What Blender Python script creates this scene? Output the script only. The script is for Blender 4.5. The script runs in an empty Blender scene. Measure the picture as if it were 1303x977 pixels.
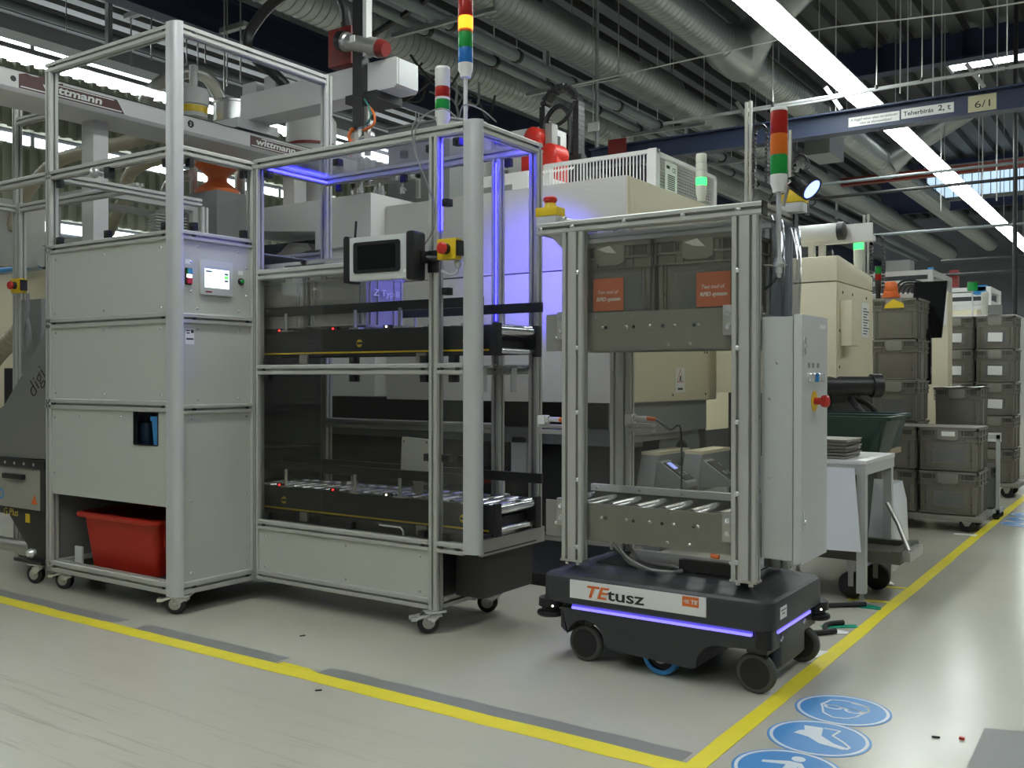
import bpy, bmesh, math, random
from mathutils import Vector, Matrix
random.seed(7)
SC = bpy.context.scene
COL = SC.collection

# ------------------------------------------------------------------ camera, world, exposure
cam_data = bpy.data.cameras.new('camera')
cam_data.sensor_width = 36.0
cam_data.lens = 1228.6 / 1303 * 36.0
cam_data.clip_end = 200
cam = bpy.data.objects.new('camera', cam_data)
COL.objects.link(cam)
SC.camera = cam
YAW, PITCH, ROLL = -0.59833, 0.00677, -0.00131
fw = Vector((math.sin(YAW) * math.cos(PITCH), math.cos(YAW) * math.cos(PITCH), -math.sin(PITCH)))
rt = Vector((math.cos(YAW), -math.sin(YAW), 0))
dn = fw.cross(rt)
r2 = rt * math.cos(ROLL) + dn * math.sin(ROLL)
d2 = -rt * math.sin(ROLL) + dn * math.cos(ROLL)
cam.matrix_world = Matrix(((r2.x, -d2.x, -fw.x, 0), (r2.y, -d2.y, -fw.y, 0), (r2.z, -d2.z, -fw.z, 1.05), (0, 0, 0, 1)))

world = bpy.data.worlds.new('hall_world')
world.use_nodes = True
SC.world = world
world.node_tree.nodes['Background'].inputs[0].default_value = (0.75, 0.88, 1.0, 1)
world.node_tree.nodes['Background'].inputs[1].default_value = 0.25
SC.view_settings.view_transform = 'Standard'
SC.view_settings.look = 'None'
SC.view_settings.gamma = 1
SC.view_settings.exposure = 0.55
STRIP = 14.0        # strip lamps
WINDOW = 5.0        # daylit window panels
BLUE = 12.0          # blue led strips


# ------------------------------------------------------------------ materials
def nmat(name):
    m = bpy.data.materials.new(name)
    m.use_nodes = True
    return m, m.node_tree, m.node_tree.nodes['Principled BSDF']


def paint(name, col, rough=0.5, metal=0.0, var=0.08, scale=6.0, bump=0.0, bscale=60.0, stretch=None, coat=0.0):
    m, t, b = nmat(name)
    b.inputs['Roughness'].default_value = rough
    b.inputs['Metallic'].default_value = metal
    b.inputs['Coat Weight'].default_value = coat
    tc = t.nodes.new('ShaderNodeTexCoord')
    mp = t.nodes.new('ShaderNodeMapping')
    if stretch:
        mp.inputs['Scale'].default_value = stretch
    nz = t.nodes.new('ShaderNodeTexNoise')
    nz.inputs['Scale'].default_value = scale
    nz.inputs['Detail'].default_value = 6
    rp = t.nodes.new('ShaderNodeMix')
    rp.data_type = 'RGBA'
    rp.inputs[6].default_value = tuple(max(0, c * (1 - var)) for c in col) + (1,)
    rp.inputs[7].default_value = tuple(min(1, c * (1 + var)) for c in col) + (1,)
    t.links.new(tc.outputs['Object'], mp.inputs[0])
    t.links.new(mp.outputs[0], nz.inputs['Vector'])
    t.links.new(nz.outputs[0], rp.inputs[0])
    t.links.new(rp.outputs[2], b.inputs['Base Color'])
    if bump:
        n2 = t.nodes.new('ShaderNodeTexNoise')
        n2.inputs['Scale'].default_value = bscale
        bp = t.nodes.new('ShaderNodeBump')
        bp.inputs['Strength'].default_value = bump
        bp.inputs['Distance'].default_value = 0.01
        t.links.new(mp.outputs[0], n2.inputs['Vector'])
        t.links.new(n2.outputs[0], bp.inputs['Height'])
        t.links.new(bp.outputs[0], b.inputs['Normal'])
    return m


def glass(name, tint, refl=1.45, rough=0.02, wave=0.0, haze=0.0, hazecol=(0.8, 0.82, 0.85)):
    m = bpy.data.materials.new(name)
    m.use_nodes = True
    t = m.node_tree
    t.nodes.clear()
    out = t.nodes.new('ShaderNodeOutputMaterial')
    tr = t.nodes.new('ShaderNodeBsdfTransparent')
    tr.inputs[0].default_value = (*tint, 1)
    gl = t.nodes.new('ShaderNodeBsdfGlossy')
    gl.inputs['Roughness'].default_value = rough
    lw = t.nodes.new('ShaderNodeLayerWeight')
    lw.inputs[0].default_value = 0.5
    pw = t.nodes.new('ShaderNodeMath')
    pw.operation = 'POWER'
    pw.inputs[1].default_value = 5.0
    t.links.new(lw.outputs['Facing'], pw.inputs[0])
    fr = t.nodes.new('ShaderNodeMath')
    fr.operation = 'MULTIPLY_ADD'
    r0 = ((refl - 1) / (refl + 1)) ** 2
    fr.inputs[1].default_value = 1 - r0
    fr.inputs[2].default_value = r0
    t.links.new(pw.outputs[0], fr.inputs[0])
    mx = t.nodes.new('ShaderNodeMixShader')
    if wave:
        nz = t.nodes.new('ShaderNodeTexNoise')
        nz.inputs['Scale'].default_value = 9
        bp = t.nodes.new('ShaderNodeBump')
        bp.inputs['Strength'].default_value = wave
        tc = t.nodes.new('ShaderNodeTexCoord')
        t.links.new(tc.outputs['Object'], nz.inputs['Vector'])
        t.links.new(nz.outputs[0], bp.inputs['Height'])
        t.links.new(bp.outputs[0], gl.inputs['Normal'])
        t.links.new(bp.outputs[0], lw.inputs['Normal'])
    t.links.new(fr.outputs[0], mx.inputs[0])
    src = tr
    if haze:
        df = t.nodes.new('ShaderNodeBsdfDiffuse')
        df.inputs[0].default_value = (*hazecol, 1)
        mh = t.nodes.new('ShaderNodeMixShader')
        mh.inputs[0].default_value = haze
        t.links.new(tr.outputs[0], mh.inputs[1])
        t.links.new(df.outputs[0], mh.inputs[2])
        src = mh
    t.links.new(src.outputs[0], mx.inputs[1])
    t.links.new(gl.outputs[0], mx.inputs[2])
    t.links.new(mx.outputs[0], out.inputs[0])
    return m


def glow(name, col, strength, base=None):
    m, t, b = nmat(name)
    b.inputs['Base Color'].default_value = (*(base or col), 1)
    b.inputs['Emission Color'].default_value = (*col, 1)
    b.inputs['Emission Strength'].default_value = strength
    b.inputs['Roughness'].default_value = 0.4
    return m


M_ALU = paint('anodised_aluminium', (0.50, 0.50, 0.47), 0.40, 0.22, 0.04, 30, stretch=(1, 1, 1))
M_ALU_POST = paint('satin_aluminium', (0.60, 0.61, 0.62), 0.34, 0.25, 0.03, 20)
M_PANEL = paint('light_grey_coated_sheet', (0.50, 0.51, 0.465), 0.45, 0, 0.02, 2)
M_STEEL = paint('brushed_steel', (0.50, 0.49, 0.46), 0.36, 0.75, 0.05, 40, stretch=(1, 12, 12))
M_PLATE = paint('conveyor_side_plate', (0.30, 0.295, 0.27), 0.42, 0.35, 0.06, 12)
M_CHROME = paint('bright_zinc', (0.80, 0.80, 0.80), 0.24, 0.6, 0.05, 20)
M_ROLLER = paint('zinc_roller', (0.72, 0.72, 0.74), 0.22, 0.9, 0.03, 20)
M_BLACK = paint('black_plastic', (0.012, 0.012, 0.013), 0.42, 0, 0.15, 20)
M_BLACKM = paint('black_coated_metal', (0.022, 0.022, 0.022), 0.4, 0, 0.12, 10)
M_DARK = paint('dark_grey_metal', (0.036, 0.036, 0.034), 0.5, 0.2, 0.15, 8)
M_RUBBER = paint('black_rubber', (0.02, 0.02, 0.021), 0.6, 0, 0.2, 30)
M_GREYRUB = paint('grey_tread_rubber', (0.075, 0.075, 0.07), 0.6, 0, 0.1, 30)
M_ROBOT = paint('graphite_robot_shell', (0.040, 0.042, 0.045), 0.42, 0, 0.06, 14, bump=0.08, bscale=400)
M_WHITE = paint('white_plastic', (0.78, 0.78, 0.76), 0.4, 0, 0.02, 6)
M_WPAINT = paint('white_machine_paint', (0.66, 0.65, 0.64), 0.4, 0, 0.03, 3)
M_IMM = paint('pale_machine_paint', (0.55, 0.53, 0.51), 0.42, 0, 0.03, 2)
M_CREAM = paint('cream_machine_paint', (0.70, 0.645, 0.47), 0.42, 0, 0.03, 2)
M_LIGHTGREY = paint('light_grey_plastic', (0.55, 0.56, 0.56), 0.4, 0, 0.03, 6)
M_CABINET = paint('control_cabinet_grey', (0.50, 0.51, 0.50), 0.45, 0, 0.02, 40, bump=0.05, bscale=300)
M_MIDGREY = paint('mid_grey_paint', (0.22, 0.225, 0.22), 0.5, 0, 0.06, 5)
M_TOTE = paint('grey_tote_plastic', (0.195, 0.183, 0.155), 0.5, 0, 0.07, 9)
M_TOTE2 = paint('pale_tote_plastic', (0.42, 0.41, 0.38), 0.5, 0, 0.07, 9)
M_TOTEG = paint('tote_grip_plastic', (0.25, 0.24, 0.21), 0.5, 0, 0.05, 9)
M_TOTEDK = paint('tote_recess_plastic', (0.075, 0.071, 0.06), 0.55, 0, 0.05, 9)
M_RED = paint('red_bin_plastic', (0.50, 0.022, 0.008), 0.5, 0, 0.08, 8)
M_REDP = paint('red_button_plastic', (0.55, 0.03, 0.02), 0.35, 0, 0.03, 8)
M_REDM = paint('dark_red_motor_paint', (0.22, 0.022, 0.018), 0.4, 0, 0.08, 8)
M_YEL = paint('yellow_plastic', (0.74, 0.52, 0.02), 0.4, 0, 0.03, 8)
M_BLUEP = paint('blue_bin_plastic', (0.045, 0.26, 0.60), 0.45, 0, 0.05, 8)
M_GREEN = paint('dark_green_bin_plastic', (0.009, 0.034, 0.020), 0.45, 0, 0.07, 8)
M_TEAL = paint('dark_teal_bin_plastic', (0.006, 0.032, 0.034), 0.45, 0, 0.07, 8)
M_ORANGE = paint('orange_plastic', (0.75, 0.16, 0.03), 0.45, 0, 0.05, 8)
M_ORPAPER = paint('orange_paper', (0.55, 0.13, 0.05), 0.6, 0, 0.04, 8)
M_PAPER = paint('white_paper', (0.80, 0.80, 0.78), 0.6, 0, 0.03, 8)
M_POUCH = glass('clear_document_pouch', (0.80, 0.80, 0.80), 1.5, 0.12, 0.6, 0.10)
M_INK = paint('black_ink', (0.02, 0.02, 0.022), 0.6, 0, 0, 8)
M_BROWN = paint('dark_maroon_vinyl', (0.075, 0.02, 0.018), 0.45, 0, 0.05, 8)
M_NAVY = paint('navy_beam_paint', (0.018, 0.024, 0.060), 0.45, 0, 0.15, 3)
M_NAVYB = paint('slate_blue_beam_paint', (0.035, 0.05, 0.10), 0.45, 0, 0.1, 3)
M_DUCT = paint('galvanised_duct', (0.36, 0.38, 0.37), 0.36, 0.7, 0.10, 5)
M_DUCTP = paint('painted_duct', (0.40, 0.43, 0.43), 0.45, 0.1, 0.08, 5)
M_PIPE = paint('grey_pipe', (0.20, 0.23, 0.24), 0.45, 0.2, 0.1, 5)
M_TRAY = paint('galvanised_tray', (0.36, 0.38, 0.38), 0.42, 0.5, 0.1, 9)
M_DECK = paint('roof_deck_steel', (0.055, 0.06, 0.06), 0.6, 0.1, 0.15, 3)
M_WALL = paint('hall_wall_sheet', (0.11, 0.12, 0.13), 0.6, 0, 0.15, 1.5)
M_CLAD = paint('olive_grey_cladding', (0.25, 0.26, 0.19), 0.6, 0, 0.12, 4)
M_REDBEAM = paint('red_oxide_beam', (0.20, 0.03, 0.02), 0.5, 0, 0.1, 4)
M_HOSE = paint('beige_corrugated_hose', (0.38, 0.34, 0.24), 0.5, 0, 0.05, 9)
M_CABLE = paint('grey_cable', (0.22, 0.22, 0.22), 0.5, 0, 0.05, 9)
M_WOOD = paint('worn_beige_board', (0.36, 0.30, 0.20), 0.6, 0, 0.15, 9)
M_DOLLY = paint('worn_dolly_grey', (0.30, 0.29, 0.26), 0.5, 0.2, 0.12, 12)
M_SCREEN = paint('black_glass_screen', (0.008, 0.008, 0.009), 0.1, 0, 0, 5)
M_SHEET = glass('translucent_white_plastic', (0.25, 0.27, 0.30), 1.4, 0.3, 0.0, 0.9, (0.90, 0.92, 0.97))
G_CLEAR = glass('clear_polycarbonate', (0.97, 0.975, 0.975), 1.42, 0.02)
G_TINT = glass('smoked_polycarbonate', (0.76, 0.76, 0.73), 1.42, 0.03, 0, 0.01, (0.5, 0.5, 0.47))
G_MID = glass('lightly_smoked_polycarbonate', (0.90, 0.90, 0.88), 1.42, 0.03, 0, 0.01, (0.5, 0.5, 0.47))
G_CART = glass('grey_polycarbonate', (0.92, 0.92, 0.89), 1.42, 0.03, 0, 0.035, (0.5, 0.5, 0.47))
G_WAVY = glass('bent_clear_film', (0.80, 0.82, 0.86), 1.55, 0.03, 0.35, 0.05)
G_ROOF = glass('clear_roof_panel', (0.88, 0.89, 0.92), 1.5, 0.06, 0, 0.10, (0.8, 0.8, 0.9))
E_STRIP = glow('strip_lamp_diffuser', (0.93, 1.0, 0.97), STRIP)
E_WIN = glow('daylit_window', (0.90, 0.97, 1.0), WINDOW)
E_SKYP = glow('daylit_blue_panel', (0.50, 0.68, 0.85), 0.75)
E_BLUE = glow('blue_led', (0.022, 0.020, 1.0), BLUE)
E_BLUE2 = glow('bright_blue_led', (0.07, 0.05, 1.0), BLUE * 4)
E_BAND = glow('violet_led_band', (0.24, 0.20, 1.0), 0.95)
E_BAND2 = glow('violet_band_spill', (0.20, 0.17, 1.0), 0.22)  # spill of the light band in its recess, put in as emission
E_LAMP = glow('blue_lamp_lens', (0.16, 0.24, 1.0), 3.2)
E_AMBER = glow('lit_amber_lens', (1.0, 0.20, 0.01), 2.6)
E_GREEN = glow('lit_green_lens', (0.04, 1.0, 0.14), 1.8)
E_HMI = glow('lit_touch_screen', (0.72, 0.83, 0.88), 0.85)
E_HMIG = glow('lit_green_key', (0.15, 0.75, 0.12), 0.8)
E_REDLED = glow('red_led', (1.0, 0.03, 0.03), 2.5)
E_WLED = glow('white_led', (1.0, 1.0, 0.8), 2.5)
E_DISP = glow('blue_display', (0.30, 0.36, 0.85), 0.6)
L_RED = paint('red_lens', (0.38, 0.02, 0.015), 0.25, 0, 0.03, 8)
L_AMB = paint('amber_lens', (0.70, 0.16, 0.02), 0.25, 0, 0.03, 8)
L_GRN = paint('green_lens', (0.015, 0.28, 0.05), 0.25, 0, 0.03, 8)
L_BLU = paint('blue_lens', (0.02, 0.16, 0.50), 0.25, 0, 0.03, 8)
L_CLR = paint('clear_white_lens', (0.66, 0.67, 0.58), 0.3, 0, 0.03, 8)
M_TAPE = paint('yellow_floor_tape', (0.88, 0.75, 0.05), 0.42, 0, 0.10, 14)
M_GHOST = paint('grey_old_tape_mark', (0.25, 0.25, 0.245), 0.45, 0, 0.06, 14)
M_SIGNB = paint('blue_floor_sign', (0.085, 0.30, 0.66), 0.35, 0, 0.05, 10)
M_SIGNW = paint('white_floor_print', (0.72, 0.77, 0.83), 0.35, 0, 0.04, 10)


def floor_material():
    m, t, b = nmat('worn_epoxy_floor')
    N, L = t.nodes, t.links
    tc = N.new('ShaderNodeTexCoord')

    def noise(scale, vec, det=5, rough=0.5):
        n = N.new('ShaderNodeTexNoise')
        n.inputs['Scale'].default_value = scale
        n.inputs['Detail'].default_value = det
        n.inputs['Roughness'].default_value = rough
        L.new(vec, n.inputs['Vector'])
        return n.outputs[0]

    def ramp(sock, a, c):
        r = N.new('ShaderNodeMapRange')
        r.inputs[1].default_value, r.inputs[2].default_value = a, c
        L.new(sock, r.inputs[0])
        return r.outputs[0]

    def mixc(f, a, c):
        x = N.new('ShaderNodeMix')
        x.data_type = 'RGBA'
        L.new(f, x.inputs[0])
        for s, v in ((6, a), (7, c)):
            if isinstance(v, tuple):
                x.inputs[s].default_value = (*v, 1)
            else:
                L.new(v, x.inputs[s])
        return x.outputs[2]

    def mul(a, c):
        x = N.new('ShaderNodeMath')
        x.operation = 'MULTIPLY'
        for s, v in ((0, a), (1, c)):
            if isinstance(v, float):
                x.inputs[s].default_value = v
            else:
                L.new(v, x.inputs[s])
        return x.outputs[0]
    obj = tc.outputs['Object']
    mp = N.new('ShaderNodeMapping')          # long tyre scratches running along the aisle
    mp.inputs['Scale'].default_value = (0.35, 9.0, 1)
    mp.inputs['Rotation'].default_value = (0, 0, math.radians(-4))
    L.new(obj, mp.inputs[0])
    base = mixc(ramp(noise(0.7, obj), 0.35, 0.65), (0.50, 0.48, 0.40), (0.545, 0.525, 0.45))
    base = mixc(mul(ramp(noise(5, obj), 0.35, 0.8), 0.22), base, (0.44, 0.43, 0.36))
    sepn = N.new('ShaderNodeSeparateXYZ')
    L.new(obj, sepn.inputs[0])
    front = ramp(sepn.outputs[1], 2.3 - 14, 1.7 - 14)     # scratches lie in the driving lane only
    scr = mul(ramp(noise(3.2, mp.outputs[0], 5, 0.7), 0.54, 0.66), front)
    base = mixc(mul(scr, 0.42), base, (0.30, 0.27, 0.21))
    scr2 = mul(ramp(noise(4.5, mp.outputs[0], 3), 0.6, 0.75), front)
    base = mixc(mul(scr2, 0.35), base, (0.62, 0.61, 0.56))
    L.new(base, b.inputs['Base Color'])
    rr = N.new('ShaderNodeMapRange')
    rr.inputs[3].default_value, rr.inputs[4].default_value = 0.16, 0.30
    L.new(noise(2.5, obj), rr.inputs[0])
    L.new(rr.outputs[0], b.inputs['Roughness'])
    return m


M_FLOOR = floor_material()


# ------------------------------------------------------------------ mesh builder
def rrect(x0, x1, y0, y1, r, n=5):
    pts = []
    for cx, cy, a in ((x1 - r, y1 - r, 0), (x0 + r, y1 - r, 90), (x0 + r, y0 + r, 180), (x1 - r, y0 + r, 270)):
        for i in range(n + 1):
            t = math.radians(a + 90 * i / n)
            pts.append((cx + r * math.cos(t), cy + r * math.sin(t)))
    return pts


def smooth_path(pts, k=6):
    P = [Vector(p) for p in pts]
    if len(P) < 3:
        return P
    out = []
    for i in range(len(P) - 1):
        p0, p1, p2, p3 = P[max(i - 1, 0)], P[i], P[i + 1], P[min(i + 2, len(P) - 1)]
        for j in range(k):
            t = j / k
            out.append(0.5 * (2 * p1 + (p2 - p0) * t + (2 * p0 - 5 * p1 + 4 * p2 - p3) * t * t + (3 * p1 - p0 - 3 * p2 + p3) * t ** 3))
    out.append(P[-1])
    return out


class MB:
    def __init__(s):
        s.v, s.f = [], []

    def add(s, vs, fs):
        o = len(s.v)
        s.v += [tuple(p) for p in vs]
        s.f += [[i + o for i in f] for f in fs]
        return s

    def box(s, x0, x1, y0, y1, z0, z1, R=None):
        vs = [(x, y, z) for x in (x0, x1) for y in (y0, y1) for z in (z0, z1)]
        if R is not None:
            vs = [R @ Vector(p) for p in vs]
        return s.add(vs, [(0, 1, 3, 2), (4, 6, 7, 5), (0, 4, 5, 1), (2, 3, 7, 6), (0, 2, 6, 4), (1, 5, 7, 3)])

    def cbox(s, c, d, R=None):
        if R is None:
            return s.box(c[0] - d[0] / 2, c[0] + d[0] / 2, c[1] - d[1] / 2, c[1] + d[1] / 2, c[2] - d[2] / 2, c[2] + d[2] / 2)
        m = Matrix.Translation(c) @ R.to_4x4()
        return s.box(-d[0] / 2, d[0] / 2, -d[1] / 2, d[1] / 2, -d[2] / 2, d[2] / 2, m)

    def loft(s, rings, caps=True, close=True):
        n = len(rings[0])
        vs = [p for r in rings for p in r]
        fs = []
        for k in range(len(rings) - 1):
            for i in range(n if close else n - 1):
                j = (i + 1) % n
                fs.append((k * n + i, k * n + j, (k + 1) * n + j, (k + 1) * n + i))
        if caps:
            fs.append(tuple(range(n - 1, -1, -1)))
            fs.append(tuple(range((len(rings) - 1) * n, len(rings) * n)))
        return s.add(vs, fs)

    def prism(s, axis, poly, a0, a1):
        def pt(u, w, a):
            return {'x': (a, u, w), 'y': (u, a, w), 'z': (u, w, a)}[axis]
        return s.loft([[pt(u, w, a) for u, w in poly] for a in (a0, a1)])

    def stack(s, x0, x1, y0, y1, r, rings, n=5):
        """rounded rectangle rings (inset, z) lofted upward"""
        out = []
        for ins, z in rings:
            out.append([(x, y, z) for x, y in rrect(x0 + ins, x1 - ins, y0 + ins, y1 - ins, max(0.004, r - ins * 0.5), n)])
        return s.loft(out)

    def tube(s, pts, r, n=8, smooth=0):
        P = smooth_path(pts, smooth) if smooth else [Vector(p) for p in pts]
        rings, up = [], None
        for i, p in enumerate(P):
            d = (P[min(i + 1, len(P) - 1)] - P[max(i - 1, 0)]).normalized()
            if up is None:
                up = Vector((0, 0, 1)) if abs(d.z) < 0.9 else Vector((1, 0, 0))
            a = d.cross(up).normalized()
            up = a.cross(d).normalized()
            rr = r[i] if isinstance(r, (list, tuple)) else r
            rings.append([p + (a * math.cos(2 * math.pi * k / n) + up * math.sin(2 * math.pi * k / n)) * rr for k in range(n)])
        return s.loft(rings)

    def lathe(s, c, prof, n=20, d=(0, 0, 1), caps=True):
        """profile (radius, offset along d) around an axis through c"""
        d = Vector(d).normalized()
        a = d.orthogonal().normalized()
        b = d.cross(a)
        c = Vector(c)
        return s.loft([[c + d * h + (a * math.cos(2 * math.pi * k / n) + b * math.sin(2 * math.pi * k / n)) * max(rr, 1e-4) for k in range(n)] for rr, h in prof], caps)

    def cyl(s, p0, p1, r, n=16):
        p0, p1 = Vector(p0), Vector(p1)
        return s.lathe(p0, [(r, 0), (r, (p1 - p0).length)], n, p1 - p0)

    def ring(s, c, r0, r1, d, h, n=24):
        return s.lathe(c, [(r0, 0), (r1, 0), (r1, h), (r0, h), (r0, 0)], n, d, False)

    def ball(s, c, r, n=12, sc=(1, 1, 1)):
        rings = []
        for i in range(n // 2 + 1):
            t = math.pi * i / (n // 2)
            rr, z = max(math.sin(t), 1e-3), math.cos(t)
            rings.append([(c[0] + r * sc[0] * rr * math.cos(2 * math.pi * k / n), c[1] + r * sc[1] * rr * math.sin(2 * math.pi * k / n), c[2] + r * sc[2] * z) for k in range(n)])
        return s.loft(rings)

    def turn(s, ang, c):
        """rotate everything so far about a vertical axis through c"""
        ca, sa = math.cos(ang), math.sin(ang)
        s.v = [(c[0] + (x - c[0]) * ca - (y - c[1]) * sa, c[1] + (x - c[0]) * sa + (y - c[1]) * ca, z) for x, y, z in s.v]
        return s


W = {}


def obj(name, mb, mat, parent=None, label=None, bevel=0.0, kind=None, sharp=35):
    me = bpy.data.meshes.new(name)
    lo = [min(v[i] for v in mb.v) for i in range(3)]
    hi = [max(v[i] for v in mb.v) for i in range(3)]
    org = Vector(((lo[0] + hi[0]) / 2, (lo[1] + hi[1]) / 2, lo[2]))
    me.from_pydata([tuple(Vector(v) - org) for v in mb.v], [], mb.f)
    bm = bmesh.new()
    bm.from_mesh(me)
    bmesh.ops.recalc_face_normals(bm, faces=bm.faces)
    if bevel:
        es = [e for e in bm.edges if len(e.link_faces) == 2 and e.calc_face_angle(0) > 0.7]
        bmesh.ops.bevel(bm, geom=es, offset=bevel, segments=2, profile=0.7, affect='EDGES', clamp_overlap=True)
    bm.to_mesh(me)
    bm.free()
    me.polygons.foreach_set('use_smooth', [True] * len(me.polygons))
    me.set_sharp_from_angle(angle=math.radians(sharp))
    me.materials.append(mat)
    o = bpy.data.objects.new(name, me)
    COL.objects.link(o)
    if parent is not None:
        o.parent = parent
        o.location = org - W[parent.name]
    else:
        o.location = org
    W[o.name] = org
    if label:
        o['label'] = label
    if kind:
        o['kind'] = kind
    return o


def thing(name, label, cat, loc, group=None):
    o = bpy.data.objects.new(name, None)
    o.empty_display_size = 0.1
    COL.objects.link(o)
    o.location = loc
    W[o.name] = Vector(loc)
    o['label'] = label
    o['category'] = cat
    if group:
        o['group'] = group
    return o


def tag(o, label, cat, group=None):
    o['label'] = label
    o['category'] = cat
    if group:
        o['group'] = group
    return o


def struct(name, mb, mat, parent=None, **k):
    o = obj(name, mb, mat, parent, **k)
    if parent is None:
        o['kind'] = 'structure'
    return o


KIDS = {}


def dup(root, delta, label=None, mats=None):
    """copy of a thing and its parts, moved by delta"""
    def rec(o, par, d):
        c = o.copy()
        COL.objects.link(c)
        c.parent = par
        c.location = o.location + d
        W[c.name] = W[o.name] + Vector(delta)
        for ch in list(o.children):
            rec(ch, c, Vector((0, 0, 0)))
        return c
    r = rec(root, None, Vector(delta))
    if label:
        r['label'] = label
    return r


def profile_poly(u0, u1, w0, w1):
    """aluminium extrusion cross section with T-slot grooves"""
    su, sw = max(1, round((u1 - u0) / 0.046)), max(1, round((w1 - w0) / 0.046))
    h, d, c = 0.0055, 0.016, 0.004
    pts = []

    def side(n, a0, a1, fn):
        st = (a1 - a0) / n
        sg = 1 if st > 0 else -1
        pts.append(fn(a0 + sg * c, 0))
        for i in range(n):
            m = a0 + st * (i + 0.5)
            for q in ((m - sg * h, 0), (m - sg * h, d), (m + sg * h, d), (m + sg * h, 0)):
                pts.append(fn(*q))
        pts.append(fn(a1 - sg * c, 0))
    side(su, u0, u1, lambda a, e: (a, w0 + e))
    side(sw, w0, w1, lambda a, e: (u1 - e, a))
    side(su, u1, u0, lambda a, e: (a, w1 - e))
    side(sw, w1, w0, lambda a, e: (u0 + e, a))
    return pts


def alu(name, parent, axis, x0, x1, y0, y1, z0, z1, mat=None, label=None):
    if axis == 'x':
        m = MB().prism('x', profile_poly(y0, y1, z0, z1), x0, x1)
    elif axis == 'y':
        m = MB().prism('y', profile_poly(x0, x1, z0, z1), y0, y1)
    else:
        m = MB().prism('z', profile_poly(x0, x1, y0, y1), z0, z1)
    return obj(name, m, mat or M_ALU, parent, label, sharp=25)


def text(name, s, size, loc, xd, ud, mat, parent, shear=0.0, offset=0.0, align='LEFT', depth=0.0006, width=None):
    """lettering as a flat raised mesh: loc is the baseline start, xd the reading direction, ud the up direction"""
    cu = bpy.data.curves.new(name, 'FONT')
    cu.body = s
    cu.size = size
    cu.shear = shear
    cu.offset = offset
    cu.extrude = depth
    cu.align_x = align
    cu.resolution_u = 3
    tmp = bpy.data.objects.new(name + '_curve', cu)
    COL.objects.link(tmp)
    dg = bpy.context.evaluated_depsgraph_get()
    me = bpy.data.meshes.new_from_object(tmp.evaluated_get(dg))
    bpy.data.objects.remove(tmp)
    xd, ud = Vector(xd).normalized(), Vector(ud).normalized()
    nd = xd.cross(ud)
    k = 1.0
    if width:
        xs = [v.co.x for v in me.vertices]
        k = width / max(1e-6, max(xs) - min(xs))
    mb = MB()
    mb.v = [tuple(Vector(loc) + xd * v.co.x * k + ud * v.co.y + nd * v.co.z) for v in me.vertices]
    mb.f = [list(p.vertices) for p in me.polygons]
    return obj(name, mb, mat, parent)


XP, YP, ZP = (1, 0, 0), (0, 1, 0), (0, 0, 1)


def screws(parent, pts, d, r=0.006, mat=None):
    m = MB()
    for p in pts:
        m.lathe(p, [(r, 0), (r, .002), (r * .6, .004)], 8, d)
    o = obj('screws', m, mat or M_CHROME, parent, kind='stuff')
    return o


def caster(parent, x, y, ztop, r, ang, brake=True, wheelmat=None, forkmat=None):
    """swivel caster as a part: housing with wheel and pedal as sub-parts"""
    c = (x, y)
    m = MB()
    m.stack(x - .045, x + .045, y - .045, y + .045, .012, [(0, ztop - .006), (0, ztop)])
    m.lathe((x, y, ztop - .025), [(.03, 0), (.034, .008), (.03, .019)], 16)
    ox = -r * .55
    for sd in (-1, 1):
        yy = y + sd * .021
        poly = [(x + .028, ztop - .020), (x - .030, ztop - .020), (x + ox - .010, r - .004), (x + ox + .010, r - .008)]
        m.prism('y', poly, yy - .002, yy + .002)
    m.box(x - .032, x + .03, y - .023, y + .023, ztop - .028, ztop - .018)
    m.turn(ang, c)
    f = obj('caster', m, forkmat or M_CHROME, parent)
    w = MB().lathe((x + ox, y - .016, r), [(r * .82, 0), (r * .97, .004), (r, .012), (r, .020), (r * .97, .028), (r * .82, .032)], 22, YP).turn(ang, c)
    obj('wheel', w, wheelmat or M_RUBBER, f)
    h = MB().lathe((x + ox, y - .0235, r), [(r * .2, 0), (r * .25, .002), (r * .25, .005), (r * .58, .006), (r * .58, .041), (r * .25, .042), (r * .25, .045), (r * .2, .047)], 16, YP).turn(ang, c)
    obj('wheel_hub', h, M_STEEL, f)
    if brake:
        b = MB().cbox((x + ox - .022, y, r * 1.62), (.085, .062, .009), Matrix.Rotation(-.28, 3, 'Y'))
        b.cbox((x + ox - .062, y, r * 1.40), (.026, .056, .014)).turn(ang, c)
        obj('brake_pedal', b, M_CHROME, f)
    return f


# ================================================================== SETTING
struct('floor', MB().add([(-14, -6, 0), (9, -6, 0), (9, 34, 0), (-14, 34, 0)], [(0, 1, 2, 3)]), M_FLOOR)
roof = MB()
poly = []
for i in range(66):
    x = -14 + i * .4
    poly += [(x, 6.3), (x + .2, 6.3), (x + .24, 6.42), (x + .36, 6.42)]
poly += [(10.4, 6.5), (-14, 6.5)]
struct('ceiling', roof.prism('y', poly, -6, 34), M_DECK, sharp=20)
struct('wall_back', MB().box(-14, 9, 34, 34.2, 0, 6.5), M_WALL)
struct('wall_front', MB().box(-14, 9, -6.2, -6, 0, 6.5), M_WALL)
struct('wall_right', MB().box(9, 9.2, -6, 34, 0, 6.5), M_WALL)
wl = struct('wall_left', MB().box(-14.2, -14, -6, 34, 0, 6.5), M_WALL)

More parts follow.
